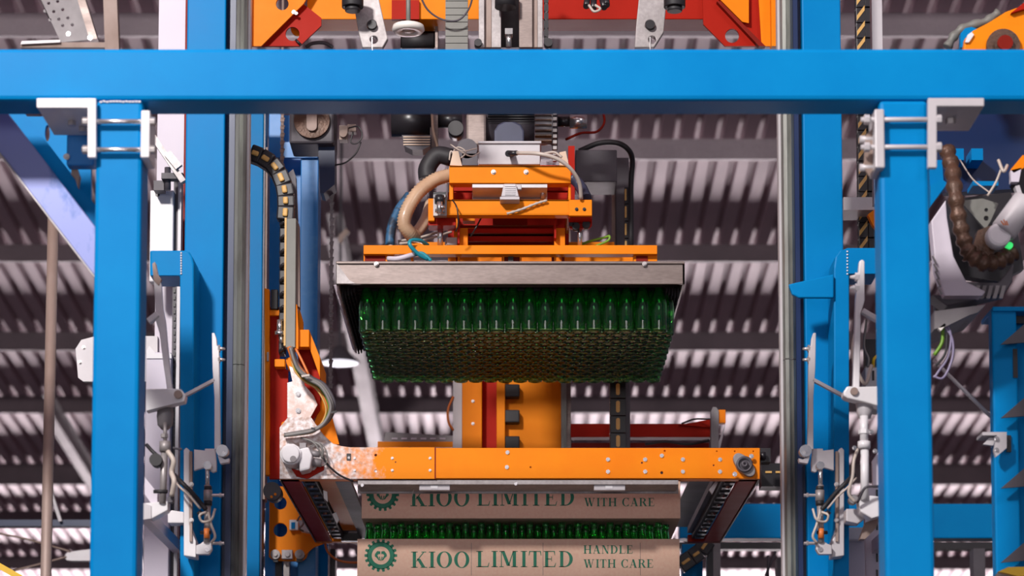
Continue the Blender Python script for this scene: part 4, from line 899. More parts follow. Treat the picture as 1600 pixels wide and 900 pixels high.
b = MB(); b.ptube([(484, 698, YL-.05), (500, 692, YL-.06), (511, 708, YL-.06), (509, 725, YL-.05), (500, 728, YL-.04)], 1, 5); b.ptube([(480, 688, YL-.05), (498, 694, YL-.06), (504, 704, YL-.06), (503, 716, YL-.05)], 2.2, 6); b.ptube([(470, 684, YL-.05), (488, 690, YL-.06), (498, 702, YL-.06), (503, 712, YL-.05)], 1.6, 6)
b.build('motor_cable', 'cable_grey', g_)
b = MB(); b.ptube([(505, 714, YL-.05), (512, 726, YL-.04), (530, 742, YL-.02), (552, 752, YL)], 1.8, 6); b.build('sensor_lead', 'black_rubber', C)
# cable bundle
CB = empty('cable_bundle', at(500, 620, 8.78), 'looped bundle of grey, green and orange cables hanging off the carriage left end', 'cables')
path = [(454, 543), (460, 562), (468, 578), (484, 592), (502, 602), (515, 622), (518, 640), (508, 660), (490, 672), (465, 677), (444, 680)]
for i, (du, dv, dy, m_, r_) in enumerate(((0, 0, 0, 'cable_grey', 3.4), (-4, 5, .02, 'cable_green', 2), (-7, 7, .03, 'cable_orange', 2.4), (4, -3, .02, 'dark_grey', 3.2), (-2, 2, -.02, 'cable_grey', 2.6), (-9, 10, .02, 'link_yellow', 1.5))):
    pp = [(u+du*(.2+.8*math.sin(PI*k/10))*(1 if k < 8 else .3), v+dv*.5*(.3+.7*math.sin(PI*k/10)), 8.78+dy+k*.002) for k, (u, v) in enumerate(path)]
    MB().ptube(pp, r_, 8).build('cable', m_, CB)
b = MB(); b.ptube([(452, 543, 8.80), (458, 560, 8.79), (466, 574, 8.79), (476, 586, 8.79)], 4, 8); b.ptube([(462, 545, 8.81), (470, 560, 8.8), (482, 585, 8.79)], 2, 8); b.build('cable', 'cable_orange', CB)
for u, v, a in ((478, 588, 50), (484, 671, -75), (517, 645, 0)):
    r = math.radians(a); b = MB(); b.pbar(u-9*math.sin(r), v+9*math.cos(r)*0-0, 8.74, u+9*math.cos(r), v-2, 8.74, 3, .006); b.build('cable_tie', 'cable_pale' if v < 600 else 'black_plastic', CB)

# energy chain arching over and hanging into the profile
EC = empty('cable_chain', at(450, 400, 9.0), 'black cable chain with tan bars arching from the left rail and down', 'cable chain')
pts = [(392, 240), (408, 246), (424, 256), (436, 271), (444, 290), (447, 308), (447.5, 325), (446, 345)]
for i in range(len(pts)-1):
    (u0, v0), (u1, v1) = pts[i], pts[i+1]
    P_, Q_ = at(u0, v0, 8.9), at(u1, v1, 8.9); d_ = (Q_-P_)
    b = MB(); b.bar(P_-d_*.04, Q_+d_*.04, px(27, v0, 8.9), .05, (0, 1, 0)); k = b.build('chain_link', 'black_plastic', EC, bev=.006)
    m_, e_ = (P_+Q_)/2, d_*.33; b = MB(); b.bar(m_-e_-Vector((0, .03, 0)), m_+e_-Vector((0, .03, 0)), px(8, v0, 8.9), .01, (0, 1, 0)); b.build('crossbar', 'link_yellow', k, bev=.005)
lnk = None
for i, v in enumerate(range(334, 540, 22)):
    if lnk is None:
        b = MB(); b.pb(437, v, 447, v+21, 8.9, .05); b.pcyl(438, v+18, 8.9, 445, v+12, 8.89, 3); lnk = b.build('chain_link', 'black_plastic', EC, bev=.003); z0 = at(440, v, 8.9).z
    else: k = lnk.copy(); COL.objects.link(k); k.location = lnk.location+Vector((0, 0, at(440, v, 8.9).z-z0))
b = MB(); b.pb(444, 340, 447, 540, 8.87, .06); b.build('inner_strip', 'link_yellow', EC)
b = MB(); b.pb(447, 341, 462, 543, 8.85, .08); b.build('chain_trough', 'grey_green', EC, bev=.002)
b = MB(); b.prism([(462, 341), (467, 350), (468, 480), (462, 476)], 8.88, .05); b.build('trough_side', 'brown_steel', EC)
b = MB(); b.prism([(451, 270), (458, 264), (462, 275), (465, 350), (460, 340), (456, 300)], 9.0, .04); b.build('guide_horn', 'dark_grey', EC)

# ================================================================ REAR LEFT COLUMNS, HOIST CHAINS
RC = empty('rear_column', (at(455, 500, 10.7).x, 10.7, 0), 'twin blue rear column behind the left cable chain', 'column')
vbox('flange', 'blue_paint_scuffed', 468, 496, 10.7, .15, 222, None, RC, .004)
vbox('flange', 'blue_paint_scuffed', 417, 437, 10.7, .15, 150, None, RC, .004)
vbox('web', 'blue_paint_scuffed', 436, 469, 10.82, .02, 180, None, RC)
MB().pb(434, 222, 496, 246, 10.68, .02).build('cap_plate', 'blue_paint_scuffed', RC)
RC2 = empty('rear_column', (at(400, 500, 10.4).x, 10.4, 0), 'narrow blue upright directly right of the left guide rail', 'column')
vbox('upright', 'blue_paint', 387, 409, 10.4, .12, 160, None, RC2, .004)
vbox('edge_strip', 'brown_steel', 411, 416, 10.42, .1, 230, 780, RC2)
vbox('slot', 'navy_paint', 409, 412, 10.41, .1, 160, None, RC2)
def chain(u, v0, v1, Y, name, label, m_='mid_grey'):
    b = MB(); z1, z0 = at(u, v0, Y).z, at(u, v1, Y).z; x = at(u, (v0+v1)/2, Y).x; n = int((z1-z0)/.017)
    for i in range(n):
        z = z0+i*.017; w_ = .006 if i % 2 else .0085
        b.box((x-w_, Y-.003, z), (x+w_, Y+.003, z+.015)); b.cyl((x-.004, Y, z+.013), (x+.011-(.004 if i % 2 else 0), Y, z+.013), .0045, 6)
    return b.build(name, m_, label=label, cat='chain')
chain(517.5, 262, 606, 10.1, 'hoist_chain', 'long slim grey roller chain hanging left of the hanging bottle layer')
hc2 = chain(441, 150, 262, 10.3, 'hoist_chain', 'short grey roller chain just above the left cable chain', 'brown_steel')
top_ = at(441, 150, 10.3); MB().cyl(top_, Vector((top_.x, 10.3, zroof(10.3)+.01)), .006, 8).build('hanger_rod', 'brown_steel', hc2)
# orange guide plate with three rollers at the rear column foot
GP = empty('guide_carriage', at(455, 870, 10.62), 'orange guide plate with round holes and rollers on the rear column', 'carriage')
MB().prism([(421, 778), (436, 768), (436, 760), (512, 760), (512, 846), (494, 853), (483, 860), (478, 872), (470, 877), (428, 876), (420, 870)], 10.6, .02, [circ(438, 786, 10, 18), circ(438, 828, 11, 18)]).build('guide_plate', 'orange_paint', GP, bev=.002)
b = MB().prism([(461, 834), (490, 838), (505, 850), (490, 855), (476, 868), (464, 860)], 10.58, .01); b.build('rib', 'orange_paint', GP)
for u in (430, 468):
    b = MB(); b.disc(u, 866, 10.56, 7.5, .04); b.disc(u, 866, 10.55, 3, .02); b.build('roller', 'galvanised', GP); 
b = MB(); b.pb(440, 859, 457, 873, 10.56, .03); b.disc(449, 866, 10.55, 4, .02); b.build('roller_block', 'light_grey', GP, bev=.002)
b = MB(); b.pb(427, 872, 434, 878, 10.57, .02); b.pb(463, 872, 472, 878, 10.57, .02); b.build('roller_clip', 'black_plastic', GP)
b = MB(); b.pb(452, 812, 466, 828, 10.56, .03); b.prism([(466, 812), (482, 814), (487, 826), (484, 832), (470, 830)], 10.5, .05); b.build('sensor_head', 'white_enamel', GP, bev=.003)
MB().pb(455, 816, 461, 826, 10.555, .005).build('blue_mark', 'blue_paint', GP)
MB().ptube([(464, 814, 10.5), (470, 806, 10.48), (474, 818, 10.46), (468, 826, 10.46), (474, 830, 10.48)], 1.5, 6).build('wire', 'brown_steel', GP)
MB().cyl(at(425, 767, 8.98), at(429, 773, 9.25), px(14, 767, 9.0), 20).build('end_roller', 'dark_grey', C)
b = MB(); b.disc(424, 776, 8.93, 2, .01); b.disc(430, 772, 8.93, 2, .01); b.build('roller_mark', 'orange_paint', C)
vbox('guide_rail', 'galvanised', 443, 452, 10.62, .05, 872, None, RC, 0, 880)
vbox('slot', 'black_plastic', 430, 441, 10.69, .02, 872, None, RC, 0, 880)
RC3 = empty('rear_post', (at(503, 880, 11).x, 11.0, 0), 'blue and black slim rear posts under the left carriage arm', 'post')
vbox('blue_upright', 'blue_paint', 470, 512, 11.0, .1, 850, None, RC3, 0, 880)
vbox('edge_strip', 'light_grey', 492, 495, 10.98, .05, 853, None, RC3, 0, 880)
vbox('edge_strip', 'light_grey', 513, 515, 10.98, .05, 853, None, RC3, 0, 880)
vbox('black_upright', 'black_plastic', 516, 524, 11.0, .1, 858, None, RC3, 0, 880)
b = MB().ptube([(516, 830, 10.7), (508, 842, 10.7), (512, 862, 10.7), (530, 876, 10.7), (558, 879, 10.7), (575, 872, 10.75)], 1.8, 8)
b.build('hose_loop', 'cable_orange', label='thin orange hose loop hanging left of the lower tray', cat='hose')

# ================================================================ MAST AND REAR BEAMS
MS = empty('mast', (at(800, 650, 11).x, 11.0, 0), 'broad orange mast with red painted-in shade behind and below the bottle layer', 'mast')
vbox('side_profile', 'light_grey', 708, 722, 11.0, .12, 330, None, MS)
vbox('face_panel', 'orange_paint', 722, 753, 10.98, .03, 330, None, MS, .003, 650)
vbox('recess', 'red_and_shaded_orange', 752, 777, 11.05, .03, 330, None, MS, 0, 650)
vbox('rib', 'orange_paint', 776, 789, 10.98, .06, 330, None, MS, .002, 650)
vbox('back_panel', 'orange_paint', 788, 880, 11.04, .02, 330, None, MS, 0, 650)
vbox('side_rail', 'rail_steel', 877, 885, 10.95, .1, 330, None, MS, 0, 650)
vbox('side_rail', 'bare_steel', 885, 892, 10.97, .1, 330, None, MS, 0, 650)
for v in (560, 600, 640, 681): MB().pb(789, v, 812, v+20, 10.98, .06).build('buffer_block', 'black_rubber', MS, bev=.006)
b = MB(); [b.bolt(739, v, 10.98, 2) for v in (627, 662)]; b.build('bolt', 'zinc_bolt', MS)
MB().ptube([(708, 620, 11), (700, 640, 10.98), (701, 660, 10.98), (708, 672, 11)], 2, 6).build('cable', 'cable_orange', MS)
RB = empty('rear_beam', at(1010, 685, 10.9), 'rear beam in deep red painted-in shade right of the mast with grey end post and orange cap', 'beam')
b = MB(); b.pb(892, 662, 1112, 683, 10.9, .08); b.prism([(1060, 664), (1105, 656), (1110, 656), (1110, 668)], 10.88, .02); b.build('beam_body', 'red_and_shaded_orange', RB, bev=.002)
b = MB(); b.pb(893, 692, 1108, 700, 10.95, .08); b.build('lower_rail', 'dark_red_and_shaded_orange', RB)
MB().prism([(1111, 700), (1111, 642), (1114, 636), (1119, 636), (1123, 642), (1123, 700)], 10.75, .05).build('end_post', 'mid_grey', RB)
MB().pb(1123, 640, 1134, 661, 10.76, .04).build('end_cap', 'orange_paint', RB, bev=.003)
b = MB(); b.ptube([(1065, 662, 10.86), (1085, 655, 10.86), (1110, 655, 10.8)], 1.4, 6); b.ptube([(1008, 694, 10.85), (1040, 690, 10.85), (1075, 694, 10.85), (1108, 688, 10.8)], 2, 6); b.build('cable', 'black_rubber', RB)
b = MB().prism([(1123, 700), (1123, 690), (1134, 660), (1130, 680), (1125, 700)], 10.76, .01); b.build('stay', 'light_grey', RB)
CT = empty('cable_tray', at(660, 685, 11.2), 'grey perforated cable tray with orange lip left of the mast', 'tray')
MB().prism([(602, 675), (709, 681), (709, 691), (600, 691)], 11.05, .04).build('tray_side', 'mid_grey', CT)
b = MB(); [b.pb(u, 684, u+9, 686.5, 11.045, .006) for u in range(612, 700, 15)]; b.build('slot', 'panel_white', CT)
MB().pb(590, 690, 709, 699, 11.03, .06).build('lip', 'orange_paint', CT)
BB = MB().box((at(1062, 810, 12).x, 12.0, at(0, 841, 12).z), (at(1700, 810, 12).x, 12.12, at(0, 787, 12).z)).build('rear_cross_beam', 'blue_paint', bev=.006, label='level blue box beam in the background at lower right', cat='beam')
MB().box((at(1062, 850, 12).x, 12.02, at(0, 857, 12).z), (at(1700, 850, 12).x, 12.1, at(0, 846, 12).z)).build('under_strip', 'black_plastic', BB)
b = MB().pb(892, 1, 893, 2, 12, .01)
LB = MB().box((at(-60, 818, 13).x, 13.0, at(0, 822, 13).z), (at(150, 818, 13).x, 13.08, at(0, 812, 13).z)).build('rear_rail', 'navy_paint', label='thin dark blue rail in the background at lower left', cat='rail')
RP = empty('rear_post', (at(1085, 880, 11).x, 11.0, 0), 'blue post and slim grey and black uprights under the right carriage arm', 'post')
vbox('blue_upright', 'blue_paint', 1066, 1098, 11.0, .1, 850, None, RP, .003, 880)
vbox('black_upright', 'black_plastic', 1105, 1114, 10.9, .08, 850, None, RP, 0, 880)
vbox('grey_upright', 'mid_grey', 1114, 1126, 10.9, .08, 838, None, RP, .002, 880)
EC2 = empty('cable_chain', at(1085, 880, 10.7), 'short slanting black cable chain with tan bars right of the lower tray', 'cable chain')
pts = [(1062, 885), (1080, 872), (1094, 862), (1106, 845)]
for i in range(3):
    P_, Q_ = at(*pts[i], 10.88), at(*pts[i+1], 10.88); k = MB().bar(P_, Q_, px(26, 870, 10.7), .05, (0, 1, 0)).build('chain_link', 'black_plastic', EC2, bev=.004)
    m_, e_ = (P_+Q_)/2, (Q_-P_)*.33; o_ = Vector((0, -.03, 0)); MB().bar(m_-e_+o_, m_+e_+o_, px(5, 870, 10.7), .01, (0, 1, 0)).build('crossbar', 'link_yellow', k, bev=.003)
# bits seen between right post and right edge, low
b = MB(); b.pb(1523, 857, 1541, 1100, 11.5, .1); b.build('support_strut', 'dark_grey', label='dark upright strut under the blue background beam at lower right', cat='strut')
b = MB(); b.pcyl(1196, 900, 10.8, 1212, 862, 10.8, 2); b.pcyl(1200, 905, 10.8, 1200, 868, 10.8, 2); b.pb(1215, 872, 1232, 960, 10.8, .1); b.build('tool_rack', 'dark_grey', label='dark rods and box low between right carriage arm and right guide rail', cat='rack')

# ================================================================ TOP CARRIAGE BEAM ABOVE THE PORTAL
TB = empty('top_carriage', at(800, 31, 9.5), 'orange top carriage beam with gusset plates and red painted-in shade, above the portal beam', 'carriage')
YT = 9.5
MB().pb(480, -70, 800, 30, YT, .14).build('beam_half', 'orange_paint', TB, bev=.003)
MB().pb(800, -70, 1118, 30, YT, .14).build('beam_half', 'red_and_shaded_orange', TB, bev=.003)
MB().pb(612, 0, 655, 30, YT-.02, .02).build('stiffener', 'red_and_shaded_orange', TB)
b = MB(); b.prism([(390, -70), (520, -70), (474, 6), (408, 72), (390, 72)], YT-.06, .012, [circ(441, 6, 10)]); b.build('gusset_face', 'orange_paint', TB)
b = MB(); b.prism([(408, 72), (474, 6), (502, 28), (502, 40), (468, 72)], YT-.03, .012, [circ(457, 53, 11)]); b.build('gusset', 'red_and_shaded_orange', TB)
b = MB(); b.disc(466, 44, YT+.02, 12, .01); b.build('plug', 'orange_paint', TB); b = MB(); b.pcyl(462, 62, YT-.04, 470, 70, YT-.04, 2); b.build('pin', 'black_plastic', TB)
b = MB(); b.pb(384, -70, 391, 72, YT-.10, .06); b.build('end_plate', 'orange_paint', TB)
b = MB(); b.prism([(1098, 0), (1098, -70), (1212, -70), (1212, 72), (1133, 72), (1099, 38)], YT-.03, .012, [circ(1144, 56, 11), circ(1156, 9, 11)]); b.build('gusset', 'red_and_shaded_orange', TB)
b = MB(); b.prism([(1118, -8), (1170, -8), (1170, 36), (1160, 34)], YT-.06, .008); b.prism([(1185, -10), (1206, -10), (1206, 72), (1190, 72)], YT-.05, .008); b.build('gusset_face', 'orange_paint', TB)
b = MB(); b.prism([(1120, 2), (1126, 2), (1196, 72), (1186, 72)], YT-.06, .03); b.build('rib', 'dark_red_and_shaded_orange', TB)
b = MB(); b.pb(1205, -70, 1213, 72, YT-.10, .06); b.build('end_plate', 'orange_paint', TB)
b = MB(); b.bolt(459, 19, YT-.06, 2.5); b.bolt(463, 21, YT-.06, 2); b.build('bolt', 'chrome', TB)
# hanging things in front of it
for s, P_, hole, kn in ((0, [(548, -20), (588, -20), (606, 60), (598, 74), (566, 74), (560, 50)], (581, 40), (551, 8)), (1, [(1000, -20), (1044, -20), (1037, 50), (1022, 74), (992, 74), (994, 40)], (1016, 40), (1054, 7))):
    nm = 'left' if s == 0 else 'right'
    Lk = empty('swing_link', at(hole[0], 74, 9.1), 'pale steel swing link with black knob hanging at the %s of the top carriage beam' % nm, 'link')
    MB().prism(P_, 9.15, .03, [circ(hole[0], hole[1]-1, 8, 14), circ(hole[0]+3, 62, 6, 12)]).build('link_plate', 'galvanised', Lk, bev=.003)
    b = MB(); b.pcyl(hole[0], 38, 9.17, hole[0], 60, 9.17, 3, r2=2); b.disc(hole[0], 38, 9.13, 7, .03); b.build('pin', 'black_plastic', Lk)
    b = MB(); b.pcyl(kn[0], -15, 9.05, kn[0], 12, 9.05, 17, n=20); b.pcyl(kn[0], 12, 9.05, kn[0], 18, 9.05, 12, n=20); b.build('knob', 'black_rubber', Lk, bev=.003)
    MB().pcyl(hole[0], 58, 9.15, hole[0], 80, 9.15, 1.6, n=8).build('rod', 'chrome', Lk)
SCp = empty('suction_disc', at(637, 45, 8.6), 'white round disc on a slim green-grey stem above the portal beam', 'disc')
b = MB(); a = at(638, 45, 8.6); rr = px(25.5, 45, 8.6); b.lathe(a, [(.0001, -.006), (rr*.45, -.006), (rr*.5, -.012), (rr*.85, -.014), (rr, -.004), (rr*.95, .010), (rr*.5, .018), (.0001, .018)], 28); b.build('disc', 'nylon_white', SCp)
MB().lathe(a, [(.0001, -.0135), (rr*.2, -.013), (rr*.42, -.008), (rr*.42, .0)], 20).build('hub', 'cable_pale', SCp)
MB().cyl(a, at(638, -30, 8.6), px(3.6, 0, 8.6), 10).build('stem', 'grey_green', SCp)
b = MB(); [b.pb(696, v, 731, v+10, 9.2, .05) for v in range(-20, 70, 11)]; b.pb(698, -20, 729, 70, 9.22, .04); b.build('bellows_duct', 'grey_green', label='ribbed dark grey bellows duct above the portal beam, centre left', cat='duct')
KB = MB().pb(626, 33, 680, 74, 9.68, .15).build('motor_block', 'black_plastic', label='black motor block behind the white disc', cat='motor')
MB().pb(680, 31, 684, 74, 9.58, .1).build('edge_strip', 'bare_steel', KB)
MB().cyl(at(628, 64, 9.6), at(678, 64, 9.6), px(12, 64, 9.6), 18).build('motor_end', 'black_rubber', KB)
PR = empty('lifting_profile', at(800, 74, 9.15), 'pair of upright aluminium profiles with black chain above the portal beam centre', 'profile')
for u0, u1, m_ in ((748, 757, 'galvanised'), (757, 768, 'brown_steel'), (768, 783, 'galvanised'), (811, 832, 'bare_steel'), (832, 840, 'brown_steel'), (840, 848, 'galvanised')):
    MB().pb(u0, -60, u1, 74, 9.15 if m_ != 'brown_steel' else 9.17, .05).build('profile_bar', m_, PR, bev=.002)
MB().pb(783, -60, 811, 74, 9.35, .05).build('back_panel', 'black_plastic', PR)
b = MB(); b.pcyl(795, 50, 9.15, 795, 74, 9.15, 4.5); b.pb(789, 44, 801, 53, 9.13, .04); b.build('spindle', 'chrome', PR)
b = MB(); b.pcyl(790, -10, 9.1, 790, 12, 9.1, 17); b.build('knob', 'black_rubber', PR)
b = MB(); b.disc(857, 66, 9.13, 6.5, .04); b.disc(747, 66, 9.13, 6, .04); [b.prism(rrect(850, v, 857, v+12, 3), 9.14, .03) for v in range(-20, 60, 13)]; b.build('chain_plate', 'black_plastic', PR)
CP_ = empty('plug_cluster', at(930, 20, 9.3), 'bunch of black plugs with cream cable on the red top beam', 'plugs')
b = MB(); [b.pcyl(u, -5, 9.35, u2, v2, 9.3, 5) for u, u2, v2 in ((918, 916, 10), (928, 927, 14), (940, 944, 12), (947, 948, 8))]; b.build('plug', 'black_plastic', CP_)
MB().ptube([(920, 8, 9.28), (928, 18, 9.27), (938, 14, 9.27), (930, 8, 9.28)], 2.2, 6).build('cable', 'cable_pale', CP_)
b = MB(); b.ptube([(655, -10, 9.25), (668, 15, 9.2), (690, 30, 9.15), (715, 32, 9.15), (732, 15, 9.15), (740, -10, 9.2)], 1.6, 6)
b.build('slack_cable', 'dark_grey', label='thin dark slack cable drooping across the bellows duct', cat='cable')
b = MB(); b.ptube([(478, 74, 9.6), (488, 68, 9.6), (506, 67, 9.6), (520, 74, 9.6)], 3, 8); b.build('curved_pipe', 'dark_grey', label='short curved dark pipe peeking over the beam at the left gusset', cat='pipe')

# ================================================================ RIGHT SIDE MACHINE
RM = empty('gear_machine', at(1520, 460, 7.7), 'gear machine with curved guard and white motor behind the right blue post', 'machine')
YM = 7.75
b = MB(); b.prism([(1452, 176), (1640, 176), (1640, 292), (1500, 300), (1478, 300), (1452, 262)], YM+.5, .05); b.build('back_housing', 'navy_paint', RM)
b = MB(); b.prism([(1452, 250), (1472, 250), (1475, 296), (1454, 322)], YM+.3, .04); b.prism([(1454, 322), (1476, 292), (1480, 286), (1472, 280), (1454, 290)], YM+.25, .04); b.build('blue_frame', 'blue_paint', RM)
b = MB(); b.pb(1492, 232, 1506, 250, YM+.4, .1); b.pb(1518, 232, 1536, 250, YM+.4, .1); b.pb(1520, 283, 1560, 290, YM+.4, .1); b.build('blue_lug', 'blue_paint', RM)  # small lugs in the plain blue of the frame
b = MB(); b.prism([(1455, 345), (1478, 312), (1480, 340), (1490, 400), (1510, 440), (1540, 455), (1535, 462), (1476, 462), (1462, 420)], YM+.1, .06); b.build('curved_guard', 'panel_white', RM, bev=.004)
b = MB(); b.prism([(1480, 312), (1580, 300), (1600, 420), (1560, 440), (1500, 430), (1485, 380)], YM+.25, .05); b.build('dark_core', 'black_plastic', RM)
b = MB(); b.prism([(1456, 460), (1478, 462), (1490, 440), (1560, 442), (1584, 412), (1582, 440), (1570, 458), (1480, 478)], YM+.15, .1); b.build('lower_shell', 'dark_grey', RM, bev=.004)
b = MB(); [b.prism([(1486+k*10, 446), (1492+k*10, 446), (1487+k*10, 466), (1481+k*10, 466)], YM+.14, .02) for k in range(9)]; [b.pbar(1457+k*2.2, 400+k*12, YM+.09, 1463+k*2.2, 412+k*12, YM+.09, 2, .01) for k in range(5)]; b.build('fin', 'mid_grey', RM, kind='stuff')
b = MB(); b.prism([(1460, 486), (1540, 476), (1528, 488), (1515, 492), (1478, 510), (1460, 514)], YM-.02, .26); b.build('base_rail', 'mid_grey', RM)
b = MB(); b.prism([(1462, 462), (1520, 462), (1528, 475), (1520, 488), (1462, 490)], YM+.28, .05); b.build('underside_cover', 'black_plastic', RM)
b = MB(); b.prism([(1488, 470), (1512, 466), (1520, 472), (1500, 482)], YM+.26, .02); b.build('buckle', 'mid_grey', RM)
b = MB(); b.ptube([(1480, 235, YM+.1), (1488, 265, YM+.05), (1492, 300, YM), (1498, 340, YM), (1506, 375, YM), (1516, 400, YM)], 12, 12, 7, .13, 4); b.ptube([(1512, 395, YM), (1535, 410, YM), (1560, 408, YM+.02), (1582, 395, YM+.04)], 13, 12, 8, .14, 4); b.build('greased_chain', 'brown_grease', RM, label='thick greasy brown chain')
b = MB(); b.prism([(1528, 360), (1548, 352), (1556, 378), (1552, 400), (1530, 398), (1520, 385)], YM, .05); b.build('brown_lever', 'brown_grease', RM)
b = MB(); a, c_ = at(1566, 364, YM-.05), at(1604, 312, YM-.05); b.cyl(a, c_, px(21, 340, YM), 24); b.lathe(a, [(.0001, -.0)], 3) if False else None; gm = b.build('gearmotor', 'light_grey', RM, bev=.01)
b = MB(); b.disc(1562, 366, YM-.08, 19, .06); b.build('motor_cap', 'white_enamel', gm, bev=.01)
b = MB(); [b.pbar(1564+k*4, 345-(k % 2)*2, YM-.152, 1569+k*3, 352, YM-.152, 2, .002) for k in range(3)]; b.build('red_mark', 'cable_orange', gm)
b = MB(); b.pbar(1588, 292, YM-.04, 1600, 330, YM-.04, 7, .03); b.build('lever', 'light_grey', gm)
b = MB(); b.prism([(1500, 314), (1535, 310), (1560, 318), (1548, 345), (1540, 358)], YM+.05, .015, [circ(1541, 328, 3), circ(1541, 341, 4)]); b.build('green_bracket', 'grey_green', RM)
b = MB(); b.disc(1578, 383, YM, 5, .03); b.build('indicator_light', 'indicator_glow', RM)
b = MB(); b.ptube([(1500, 250, YM+.3), (1520, 280, YM+.1), (1545, 300, YM)], 1.2, 5); b.ptube([(1543, 306, YM), (1556, 285, YM), (1566, 260, YM)], 2, 6); b.ptube([(1560, 250, YM), (1568, 268, YM-.02), (1574, 258, YM)], 2.6, 6); b.build('wire', 'cable_pale', RM)
b = MB(); b.prism([(1579, 265), (1598, 242), (1602, 244), (1600, 262), (1584, 270)], YM-.02, .03); b.build('orange_cap', 'orange_paint', RM)
b = MB(); b.prism([(1579, 266), (1596, 262), (1592, 284), (1580, 284)], YM-.02, .03); b.build('clear_part', 'panel_white', RM)
b = MB(); b.prism([(1580, 288), (1602, 260), (1602, 320), (1590, 300)], YM+.02, .03); b.build('dark_arm', 'black_plastic', RM)
b = MB(); b.ptube([(1474, 508, YM), (1482, 512, YM), (1486, 530, YM), (1480, 560, YM), (1468, 578, YM), (1460, 590, YM)], 2, 6); b.ptube([(1476, 510, YM), (1488, 530, YM), (1488, 560, YM), (1474, 590, YM), (1458, 588, YM)], 2, 6)
o = b.build('hanging_cables', 'cable_violet', label='loop of violet-grey cables hanging under the gear machine', cat='cables')
MB().ptube([(1473, 512, YM+.01), (1472, 535, YM+.01), (1460, 555, YM+.01)], 3, 6).build('green_cable', 'cable_green', o)
MB().ptube([(1480, 520, YM-.01), (1477, 552, YM-.01), (1462, 572, YM-.01)], 2, 6).build('dark_cable', 'black_rubber', o)
MB().prism([(1466, 513), (1476, 505), (1478, 508), (1470, 517)], YM-.02, .02).build('clip', 'nylon_white', o)
b = MB().pcyl(1458, 562, 8.1, 1553, 656, 8.1, 3); b.build('stay_rod', 'light_grey', label='slim grey rod slanting down to the blue frame at right', cat='rod')
# blue fin frame at the right edge
FF = empty('fin_frame', (at(1580, 700, 8.0).x, 8.0, 0), 'blue upright frame with dark blades at the right edge', 'frame')
YF_ = 8.0
vbox('upright', 'blue_paint', 1553, 1592, YF_, .06, 480, None, FF, .006, 700)
vbox('upright', 'blue_paint', 1590, 1680, YF_+.10, .05, 488, None, FF, .003, 700)
MB().pb(1551, 479, 1680, 486, YF_-.01, .2).build('top_rail', 'blue_paint', FF, bev=.002)
for v in (505, 620, 730, 846):
    MB().prism([(1564, v+33), (1600, v+2), (1650, v-30), (1650, v+30), (1600, v+30)], YF_-.05, .01).build('blade', 'dark_grey', FF)
b = MB(); b.pb(1583, 545, 1590, 590, YF_-.004, .01); b.pb(1584, 486, 1640, 505, YF_+.06, .01); b.build('slot', 'black_plastic', FF)
b = MB(); b.pb(1535, 675, 1573, 680, YF_-.05, .1); b.prism([(1558, 680), (1573, 680), (1573, 700), (1556, 714), (1553, 704)], YF_-.06, .02); b.prism([(1536, 694), (1546, 684), (1556, 684), (1552, 696)], YF_-.03, .02); b.build('corner_bracket', 'light_grey', FF)
b = MB(); b.bolt(1557, 686, YF_-.06, 3.5); b.bolt(1557, 703, YF_-.06, 3); b.build('bolt', 'chrome', FF)
b = MB(); b.pb(1573, 680, 1580, 706, YF_-.01, .01); b.build('recess', 'black_plastic', FF)
b = MB(); b.prism([(1560, 893), (1575, 886), (1680, 884), (1680, 896), (1590, 900), (1575, 896)], 7.8, .03); b.prism([(1592, 896), (1680, 888), (1680, 960), (1580, 960)], 7.85, .03); b.build('yellow_guard', 'yellow_paint', label='yellow guard edge in the bottom right corner', cat='guard')
b = MB(); b.prism([(1556, 898), (1562, 893), (1580, 895), (1596, 905), (1590, 960), (1556, 960)], 7.9, .03); b.build('grey_casting', 'bare_steel', label='rough grey casting beside the yellow guard, bottom right corner', cat='casting')
# orange swing arm top right
OA = empty('swing_unit', at(1560, 74, 7.9), 'bright orange swing arm with dark bearing above the beam at top right', 'arm')
b = MB(); b.prism([(1506, 74), (1508, 60), (1520, 48), (1545, 35), (1572, 18), (1610, 4), (1700, -20), (1700, 90), (1506, 90)], 7.9, .04); b.build('arm_plate', 'orange_paint', OA, bev=.004)
b = MB(); b.disc(1568, 70, 7.88, 26, .02, 28); b.disc(1568, 70, 7.87, 14, .02); b.build('bearing', 'brown_grease', OA)
b = MB(); b.disc(1571, 66, 7.86, 12, .02); b.build('bearing_seal', 'dark_red_and_shaded_orange', OA)
b = MB(); b.ptube([(1480, 74, 8.0), (1492, 55, 8.0), (1510, 42, 8.0), (1540, 34, 8.0), (1560, 20, 8.0)], 7, 10, 5, .14, 4); b.build('greased_chain', 'grey_green', OA)
b = MB(); b.prism([(1501, 74), (1501, 52), (1508, 44), (1518, 42), (1530, 46), (1530, 74)], 7.93, .03); b.build('blue_plate', 'blue_paint', OA)
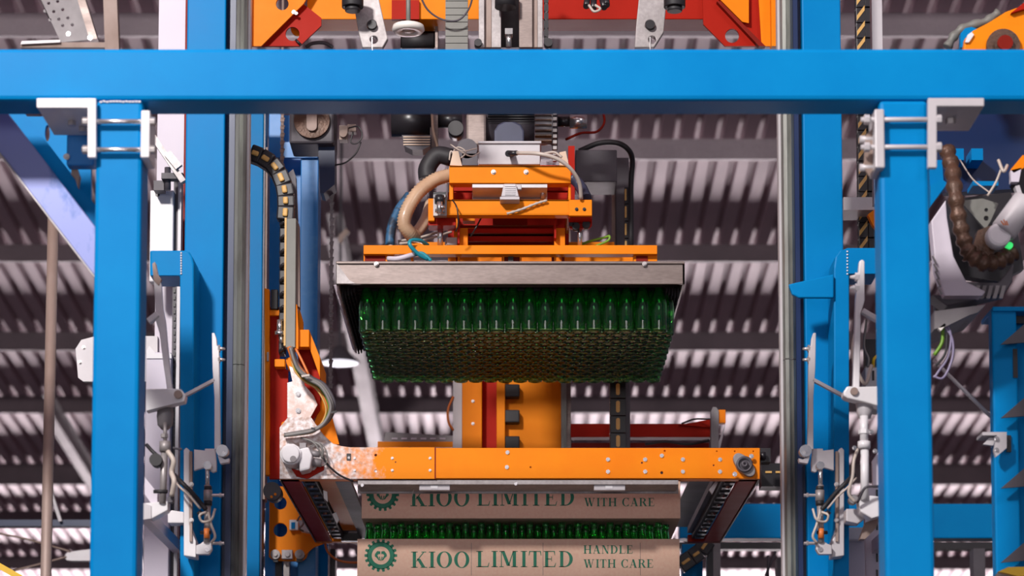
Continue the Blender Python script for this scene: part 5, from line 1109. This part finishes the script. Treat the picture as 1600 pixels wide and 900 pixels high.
b = MB(); b.prism([(1580, 20), (1600, 4), (1620, -6), (1640, -10), (1620, 8)], 7.88, .02); b.build('red_plate', 'red_and_shaded_orange', OA)
b = MB(); b.prism([(1508, 66), (1512, 54), (1518, 50), (1522, 54), (1514, 66)], 7.89, .01); b.build('tag', 'white_enamel', OA)

# ================================================================ HANGING LAMPS AND FAR BITS
def lamp(u, v, Y, rp, label):
    R_ = empty('pendant_lamp', at(u, v, Y), label, 'lamp')
    r = px(rp, v, Y); c = at(u, v, Y)
    MB().lathe(c, [(.0001, .0), (r*.93, .0), (r*.93, .004), (.0001, .004)], 28).build('diffuser', 'lamp_glow', R_)
    MB().lathe(c, [(r*.94, -.004), (r, -.004), (r, .01), (r*.45, r*.55), (r*.3, r*.8), (.0001, r*.8)], 28).build('shade', 'dark_grey', R_)
    MB().cyl(c+Vector((0, 0, r*.75)), Vector((c.x, c.y, zroof(Y)+.01)), .012, 8).build('rod', 'dark_grey', R_)
lamp(531, 567, 20, 31, 'round white glowing pendant lamp left of the hanging bottle layer')
b = MB(); b.prism([(100, 870), (104, 864), (116, 861), (142, 858), (160, 857), (160, 874), (142, 876), (112, 876), (104, 875)], 12.5, .06); fl = b.build('batten_light', 'white_enamel', label='white tapered batten light at lower left behind the left post', cat='lamp')
b = MB(); b.ptube([(-20, 830, 12.5), (40, 842, 12.5), (90, 856, 12.5), (110, 862, 12.5)], 1.6, 6); b.ptube([(20, 892, 12.5), (60, 882, 12.5), (104, 870, 12.5)], 1.8, 6); b.build('cable', 'brown_steel', fl)
b = MB(); b.pbar(81, 772, 12.98, 95, 815, 12.98, 5, .03); b.build('steel_clip', 'light_grey', label='small pale steel clip right of the weathered pipe, lower left', cat='clip')
b = MB(); b.pbar(-30, 868, 9.5, 34, 904, 9.5, 9, .03); b.build('yellow_rail', 'yellow_paint', label='yellow-green rail corner in the bottom left corner', cat='rail')
b = MB(); b.prism([(529, 368), (540, 357), (546, 362), (536, 372), (534, 380), (528, 376)], 17, .05); b.build('roof_hook', 'brown_steel', label='small pinkish roof hook left of the blue hose', cat='hook')
